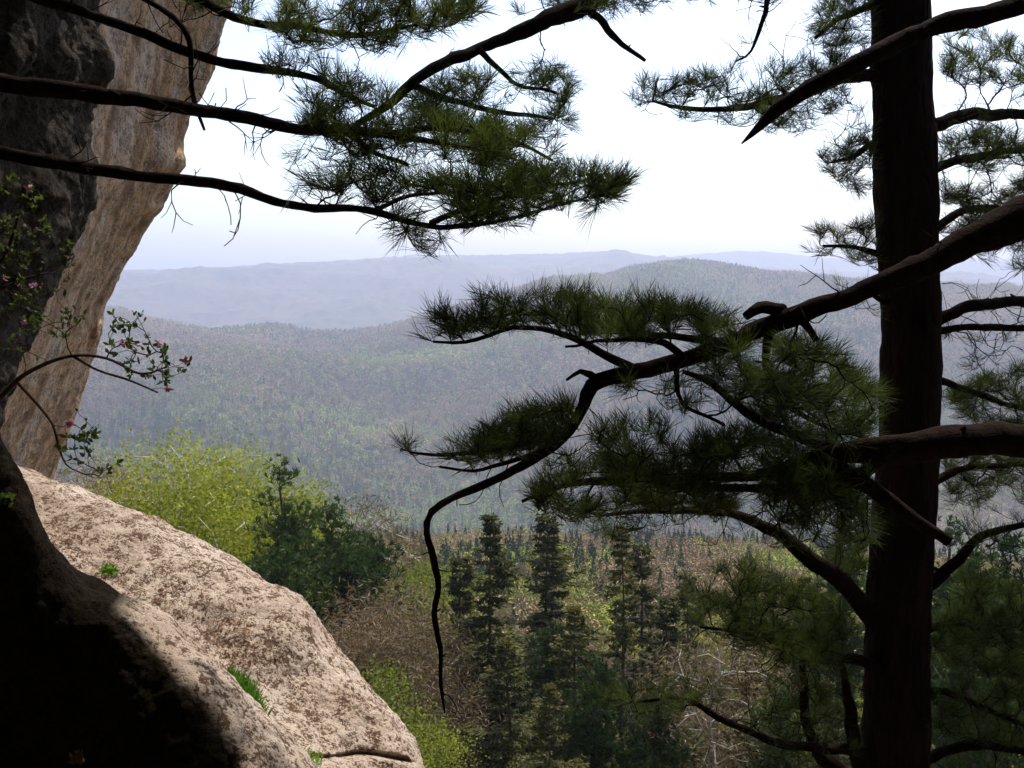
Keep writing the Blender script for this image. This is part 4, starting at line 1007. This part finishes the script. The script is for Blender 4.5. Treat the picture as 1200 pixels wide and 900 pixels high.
# ------------------------------------------------------------------ far forest: crowns over the valley and the middle ridge
def forest(name, r0, r1, n, size, sub, seed, label, quads=0):
    rg = np.random.RandomState(seed)
    r = np.sqrt(rg.uniform(r0 ** 2, r1 ** 2, n)); a = np.radians(rg.uniform(-31, 31, n))
    x, y = r * np.sin(a), r * np.cos(a); z = terrain_z(x, y)
    p = np.stack([x, y, 0 * x], 1)
    big = fbm(p, 420 if r1 > 500 else 90, 3); sm = fbm(p + 555, 60 if r1 > 500 else 18, 2)
    hgt = np.clip((z + 290) / 300, 0, 1)
    u = rg.rand(n)
    con = u < np.clip(.13 + .8 * (sm * .7 + 1.1 * big) - .10 * hgt, .02, .8)
    grn = (~con) & (rg.rand(n) < np.clip(.32 + 1.5 * fbm(p + 222, 190 if r1 > 500 else 28, 3) - .25 * hgt, .04, .95))
    col = np.empty((n, 3)); col[:] = (.165, .125, .088)
    col[grn] = (.125, .15, .045); col[con] = (.045, .07, .032)
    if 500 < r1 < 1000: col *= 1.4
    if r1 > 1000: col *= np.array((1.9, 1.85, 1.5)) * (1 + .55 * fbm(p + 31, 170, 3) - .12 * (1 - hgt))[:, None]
    if r1 < 500:
        col[:] = (.25, .18, .095); col[grn] = (.23, .24, .04); col[con] = (.04, .06, .022)
    
    col *= rg.uniform(.86, 1.14, (n, 1)); col[:, 0] *= rg.uniform(.92, 1.08, n)
    lime = grn & (rg.rand(n) < .15); col[lime] *= 1.3
    if quads:
        sc = np.stack([size * rg.uniform(.7, 1.25, n)] * 2 + [size * rg.uniform(.9, 1.4, n)], 1)
        sc[con, :2] *= .7; sc[con, 2] *= 1.25
        q = rg.normal(0, 1, (n, quads, 3)); q /= np.linalg.norm(q, axis=2, keepdims=True); q *= rg.uniform(.55, 1.05, (n, quads, 1))
        q[..., :2] *= np.where(con[:, None], 1 - .45 * (q[..., 2] + 1), 1.0)[..., None]
        c = (q * sc[:, None] + np.stack([x, y, z + sc[:, 2] * 1.1], 1)[:, None]).reshape(-1, 3)
        N = len(c); a_ = rg.normal(0, 1, (N, 3)); a_ /= np.linalg.norm(a_, axis=1, keepdims=True)
        b_ = np.cross(a_, rg.normal(0, 1, (N, 3))); b_ /= np.linalg.norm(b_, axis=1, keepdims=True) + 1e-9
        s_ = (size * (1.55 / math.sqrt(quads)) * rg.uniform(.6, 1.3, (N, 1)))
        V = np.stack([c - a_ * s_, c + b_ * s_ * .7, c + a_ * s_, c - b_ * s_ * .7], 1).reshape(-1, 3)
        cc = np.repeat(col * 1.1, quads, 0) * rg.uniform(.8, 1.2, (N, 1))
        tag(mesh_np(name, V, np.arange(N)[:, None] * 4 + np.array([[0, 1, 2, 3]]), M_forest, cols=np.repeat(cc, 4, 0)), label, 'forest', None, 'stuff')
        return
    # unit crowns
    import bmesh
    bm = bmesh.new(); bmesh.ops.create_icosphere(bm, subdivisions=sub, radius=1)
    bv = np.array([v.co[:] for v in bm.verts]); bf = np.array([[v.index for v in f.verts] for f in bm.faces]); bm.free()
    m = len(bv)
    sc = np.stack([size * rg.uniform(.7, 1.25, n)] * 2 + [size * rg.uniform(.8, 1.3, n)], 1)
    sc[con, :2] *= .8; sc[con, 2] *= 1.3
    V = bv[None] * (1 + rg.uniform(-.28, .28, (n, m, 1)))
    taper = np.where(con[:, None], 1 - .45 * (bv[None, :, 2] + 1), 1.0)[..., None]
    V = np.concatenate([V[..., :2] * taper, V[..., 2:]], 2) * sc[:, None]
    th = rg.rand(n) * 6.28; c, s = np.cos(th)[:, None], np.sin(th)[:, None]
    V = np.stack([V[..., 0] * c - V[..., 1] * s, V[..., 0] * s + V[..., 1] * c, V[..., 2]], -1)
    V += np.stack([x, y, z + sc[:, 2] * 1.0], 1)[:, None]
    Fc = (bf[None] + (np.arange(n) * m)[:, None, None]).reshape(-1, 3)
    cols = np.repeat(col, m, 0)
    o = mesh_np(name, V.reshape(-1, 3), Fc, M_forest, cols=cols)
    tag(o, label, 'forest', None, 'stuff')
M_forest = tint_mat('forest_crowns')
forest('forest', 100, 340, 6500, 2.3, 2, 1, 'spring woods on the slope below the ledge', 330)
forest('forest', 340, 860, 9000, 3.6, 2, 4, 'spring woods dropping into the hidden valley', 40)
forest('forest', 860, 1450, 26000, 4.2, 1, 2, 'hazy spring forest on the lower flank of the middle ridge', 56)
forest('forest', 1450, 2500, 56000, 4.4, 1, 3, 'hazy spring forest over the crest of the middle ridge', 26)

# ------------------------------------------------------------------ undergrowth on the steep slope
def undergrowth(name, n, d0, d1, mat, size, h, seed, label, elong=1.3):
    rg = np.random.RandomState(seed)
    r = np.sqrt(rg.uniform(d0 ** 2, d1 ** 2, n)); a = np.radians(rg.uniform(-32, 32, n))
    x, y = r * np.sin(a), r * np.cos(a)
    k = fbm(np.stack([x, y, 0 * x + seed], 1), 5, 3) > -.1; x, y, r = x[k], y[k], r[k]
    z = terrain_z(x, y) + np.abs(rg.normal(0, h, len(x)))
    V, Fc = leaf_cloud(np.stack([x, y, z], 1), 1, .02, size, rg, elong)
    V = V.reshape(-1, 4, 3); c = V.mean(1, keepdims=True); V = c + (V - c) * (r / 30).clip(.7, 4)[:, None, None]
    tag(mesh_np(name, V.reshape(-1, 3), Fc, mat), label, 'undergrowth', None, 'stuff')
undergrowth('undergrowth', 200000, 9, 120, M_green, .09, .35, 3, 'fresh green undergrowth covering the steep slope')
undergrowth('undergrowth', 190000, 9, 120, M_bud, .06, .3, 4, 'dry brown leaves and twigs covering the steep slope', 3.5)

# ------------------------------------------------------------------ small things on the rocks
def nearest_on(G, p, view=True):
    """grid point of a rock seen at the image point p"""
    Q = G.reshape(-1, 3); y = Q[:, 1]
    f = np.array((0, math.cos(PITCH), -math.sin(PITCH))); u = np.array((0, math.sin(PITCH), math.cos(PITCH)))
    dpt = Q @ f; px = 600 + F * Q[:, 0] / dpt; py = 450 - F * (Q @ u) / dpt
    e = np.hypot(px - p[0], py - p[1]) + np.where(dpt > 0, 0, 1e6)
    c = np.where(e < max(6, e.min() * 1.2))[0]
    k = c[np.argmin(dpt[c])]
    i, j = divmod(k, G.shape[1]); i = min(max(i, 1), G.shape[0] - 2); j = min(max(j, 1), G.shape[1] - 2)
    n = np.cross(G[i + 1, j] - G[i - 1, j], G[i, j + 1] - G[i, j - 1]); n /= np.linalg.norm(n)
    if n @ (-G[i, j]) < 0: n = -n
    return G[i, j], n

# dry leaves caught on the boulder
rl = np.random.RandomState(21)
V_, F_ = [], []
polys = [([(56, 600), (100, 610), (110, 650), (70, 660), (50, 640)], 220), ([(100, 660), (170, 650), (240, 690), (230, 720), (150, 705), (95, 690)], 330), ([(240, 700), (300, 720), (290, 790), (250, 770)], 190), ([(190, 650), (330, 740), (380, 860), (300, 780)], 120)]
cs = []
for poly, n in polys:
    for q in clumpy(poly, n, True, rl, 3):
        p, nn = nearest_on(Gb, q); p = p + nn * .008
        a = np.cross(nn, rl.normal(0, 1, 3)); a /= np.linalg.norm(a); b = np.cross(nn, a)
        a = a + nn * rl.uniform(-.3, .5); b = b + nn * rl.uniform(-.3, .3); s = rl.uniform(.007, .018)
        k = len(V_); V_ += [p - a * s, p - b * s * .45 + nn * s * .3, p + a * s, p + b * s * .5 + nn * s * .2]; F_.append([k, k + 1, k + 2, k + 3])
tag(mesh_np('dry_leaves', V_, F_, M_dry), 'brown dry leaves caught on the sunlit boulder', 'leaves', None, 'stuff')

def grass_tuft(name, G, poly, n, length, label, cat, mat=None, width=.0028, leafy=False, up=1.0):
    rl = np.random.RandomState(len(label)); V_, F_ = [], []
    c0 = None
    for q in poly_sample(poly, n, rl):
        p, nn = nearest_on(G, q)
        if c0 is None: c0 = p.copy()
        d = np.array((0, 0, up)) + nn * .5 + rl.normal(0, .45, 3); d /= np.linalg.norm(d)
        s = np.cross(d, rl.normal(0, 1, 3)); s /= np.linalg.norm(s); L = length * rl.uniform(.5, 1.2)
        m = p + d * L * .55; e = p + d * L + np.array((0, 0, -L * rl.uniform(.05, .45))) + nn * L * .1
        k = len(V_)
        w = width * (3.2 if leafy else 1)
        V_ += [p - s * width * .4 - c0, p + s * width * .4 - c0, m + s * w - c0, e - c0, m - s * w - c0]; F_.append([k, k + 1, k + 2, k + 3, k + 4])
    o = mesh_np(name, V_, F_, mat or M_grass); o.location = c0
    tag(o, label, cat); return o
grass_tuft('grass_tuft', Gb, [(262, 782), (285, 788), (305, 810), (316, 842), (300, 836), (280, 815)], 900, .10, 'bright green grass tuft in the crack between boulder and dark rock', 'grass tuft')
grass_tuft('grass_tuft', Gb, [(356, 880), (378, 884), (378, 900), (360, 900)], 90, .10, 'small green tuft at the bottom edge beside the boulder crack', 'grass tuft')
grass_tuft('small_plant', Gb, [(117, 658), (138, 662), (132, 670), (118, 668)], 45, .06, 'small bright green plant growing from the boulder', 'plant', M_grass, .005, True)
grass_tuft('small_plant', Gb, [(103, 680), (118, 680), (116, 688), (104, 688)], 35, .055, 'smaller bright green sprig just below the plant on the boulder', 'plant', M_grass, .005, True)
grass_tuft('small_plant', Gd, [(4, 580), (18, 582), (18, 592), (6, 592)], 40, .05, 'tiny plant on the dark rock under the cliff wall', 'plant', M_azleaf, .005, True)
grass_tuft('small_plant', Gd, [(80, 880), (96, 880), (96, 892), (82, 892)], 30, .05, 'tiny plant low on the dark mossy rock', 'plant', M_dry, .004, True)

# azalea shrubs
def azalea(label, lines, leafpoly, flowers, d, seed):
    rl = np.random.RandomState(seed)
    root = empty('azalea_shrub', (0, 0, 0)); tag(root, label, 'azalea', None)
    main = np.array([[*P(a, b, dd), w * dd / F / 2] for a, b, w, dd in lines[0]])
    Ls = smooth_line(main, .03); T = Tubes(); T.tube(Ls[:, :3], Ls[:, 3], 6, rough=.1)
    allm = [Ls[:, :3]]
    for ln in lines[1:]:
        L = smooth_line(np.array([[*P(a, b, dd), w * dd / F / 2] for a, b, w, dd in ln]), .03); T.tube(L[:, :3], L[:, 3], 6, rough=.1); allm.append(L[:, :3])
    mp = np.concatenate(allm)
    att = []
    for poly, n in leafpoly:
        q = poly_sample(poly, n, rl); att += [P(a, b, d + rl.uniform(-.25, .25)) for a, b in q]
    att = np.array(att + [P(a, b, d) for a, b in flowers])
    pos, par, tan, tips = grow(mp, np.zeros(len(mp)), att, lam=.1, step=.03, jitter=.2, rng=rl)
    skeleton_tubes(T, pos, par, len(mp), .0011, .4, 4, rmax=.004)
    T.build('stem', M_twig, root)
    V_, F_ = [], []
    for t in tips:
        for q in range(rl.randint(3, 6)):
            dv = tan[t] * .5 + rl.normal(0, .7, 3) + np.array((0, 0, .3)); dv /= np.linalg.norm(dv)
            s = np.cross(dv, rl.normal(0, 1, 3)); s /= np.linalg.norm(s); L = rl.uniform(.016, .03)
            p = pos[t]; k = len(V_)
            V_ += [p, p + dv * L * .35 + s * L * .22, p + dv * L * .7 + s * L * .2, p + dv * L, p + dv * L * .7 - s * L * .2, p + dv * L * .35 - s * L * .22]; F_.append(list(range(k, k + 6)))
    mesh_np('leaves', V_, F_, M_azleaf, root)
    for (fx, fy) in flowers:
        c = P(fx, fy, d); ax = np.array(rl.normal(0, .4, 3)) + np.array((.3, -.6, -.1)); ax /= np.linalg.norm(ax)
        a = np.cross(ax, (0, 0, 1)); a /= np.linalg.norm(a); b = np.cross(ax, a); V_, F_ = [], []
        for fl in range(rl.randint(1, 3)):
            cc = c + rl.normal(0, .008, 3) * (fl > 0)
            for q in range(5):
                t = q * 1.2566 + rl.rand() * .2; dv = (a * math.cos(t) + b * math.sin(t)) * .85 + ax * .45; sd = -a * math.sin(t) + b * math.cos(t); L = rl.uniform(.012, .017)
                k = len(V_)
                V_ += [cc, cc + dv * L * .5 + sd * L * .32, cc + dv * L + sd * L * .25 + ax * L * .1, cc + dv * L * 1.12, cc + dv * L - sd * L * .25 + ax * L * .1, cc + dv * L * .5 - sd * L * .32]; F_.append(list(range(k, k + 6)))
        mesh_np('blossom', V_, F_, M_petal, root)
azalea('azalea twigs with pink blossoms reaching past the cliff edge', 
       [[(-40, 520, 8, 3.6), (10, 455, 6, 3.6), (45, 430, 5, 3.6), (85, 417, 4, 3.6), (125, 420, 3.5, 3.6), (165, 438, 3, 3.6), (195, 430, 2, 3.6)],
        [(85, 417, 4, 3.6), (115, 434, 3, 3.6), (150, 445, 3, 3.6), (185, 460, 2, 3.6)],
        [(20, 448, 4, 3.6), (45, 475, 4, 3.6), (62, 498, 3, 3.6), (68, 520, 3, 3.6), (78, 545, 2, 3.6), (100, 556, 2, 3.6)]],
       [([(125, 368), (165, 362), (175, 385), (200, 410), (225, 425), (195, 455), (150, 440), (125, 420)], 60), ([(95, 475), (120, 500), (115, 530), (90, 545), (70, 530), (80, 505)], 26), ([(10, 350), (80, 330), (100, 370), (60, 420), (10, 420)], 32), ([(110, 550), (140, 540), (130, 560)], 5)],
       [(145, 402), (186, 402), (196, 455), (175, 441), (67, 525), (218, 423), (81, 497), (40, 335)], 3.6, 3)
azalea('dim azalea with purple blossoms growing on the dark rough wall',
       [[(-60, 420, 7, 4.1), (-20, 350, 5, 4.2), (10, 290, 4, 4.3), (25, 240, 3, 4.3)], [(-20, 350, 5, 4.2), (20, 330, 3, 4.2), (55, 320, 2, 4.2)]],
       [([(0, 200), (50, 210), (60, 270), (50, 340), (0, 370)], 110), ([(60, 300), (90, 280), (80, 340)], 14)],
       [(32, 223), (45, 335), (28, 377), (22, 332), (5, 325)], 4.2, 4)

# ------------------------------------------------------------------ haze: the air between here and the far ridges
import bmesh
bm = bmesh.new(); bmesh.ops.create_cube(bm, size=1)
me = bpy.data.meshes.new('haze'); bm.to_mesh(me); bm.free()
hz = link('haze', me)
zt = float(TZ.max()) + 4; zb = float(TZ.min()) - 1
hz.scale = (15500, 15500, zt - zb); hz.location = (0, 0, (zt + zb) / 2)
hm = bpy.data.materials.new('haze'); hm.use_nodes = True; ns = hm.node_tree.nodes
for n_ in list(ns):
    if n_.type == 'BSDF_PRINCIPLED': ns.remove(n_)
pv = ns.new('ShaderNodeVolumePrincipled'); pv.inputs['Anisotropy'].default_value = .25; pv.inputs['Color'].default_value = (.72, .79, 1.0, 1); pv.inputs['Density'].default_value = .00022
hm.node_tree.links.new(pv.outputs[0], ns['Material Output'].inputs['Volume'])
me.materials.append(hm)
tag(hz, 'pale blue haze filling the valley air', 'haze', None, 'stuff')
print('VERTS', sum(len(m.vertices) for m in bpy.data.meshes), 'OBJ', len(bpy.data.objects))
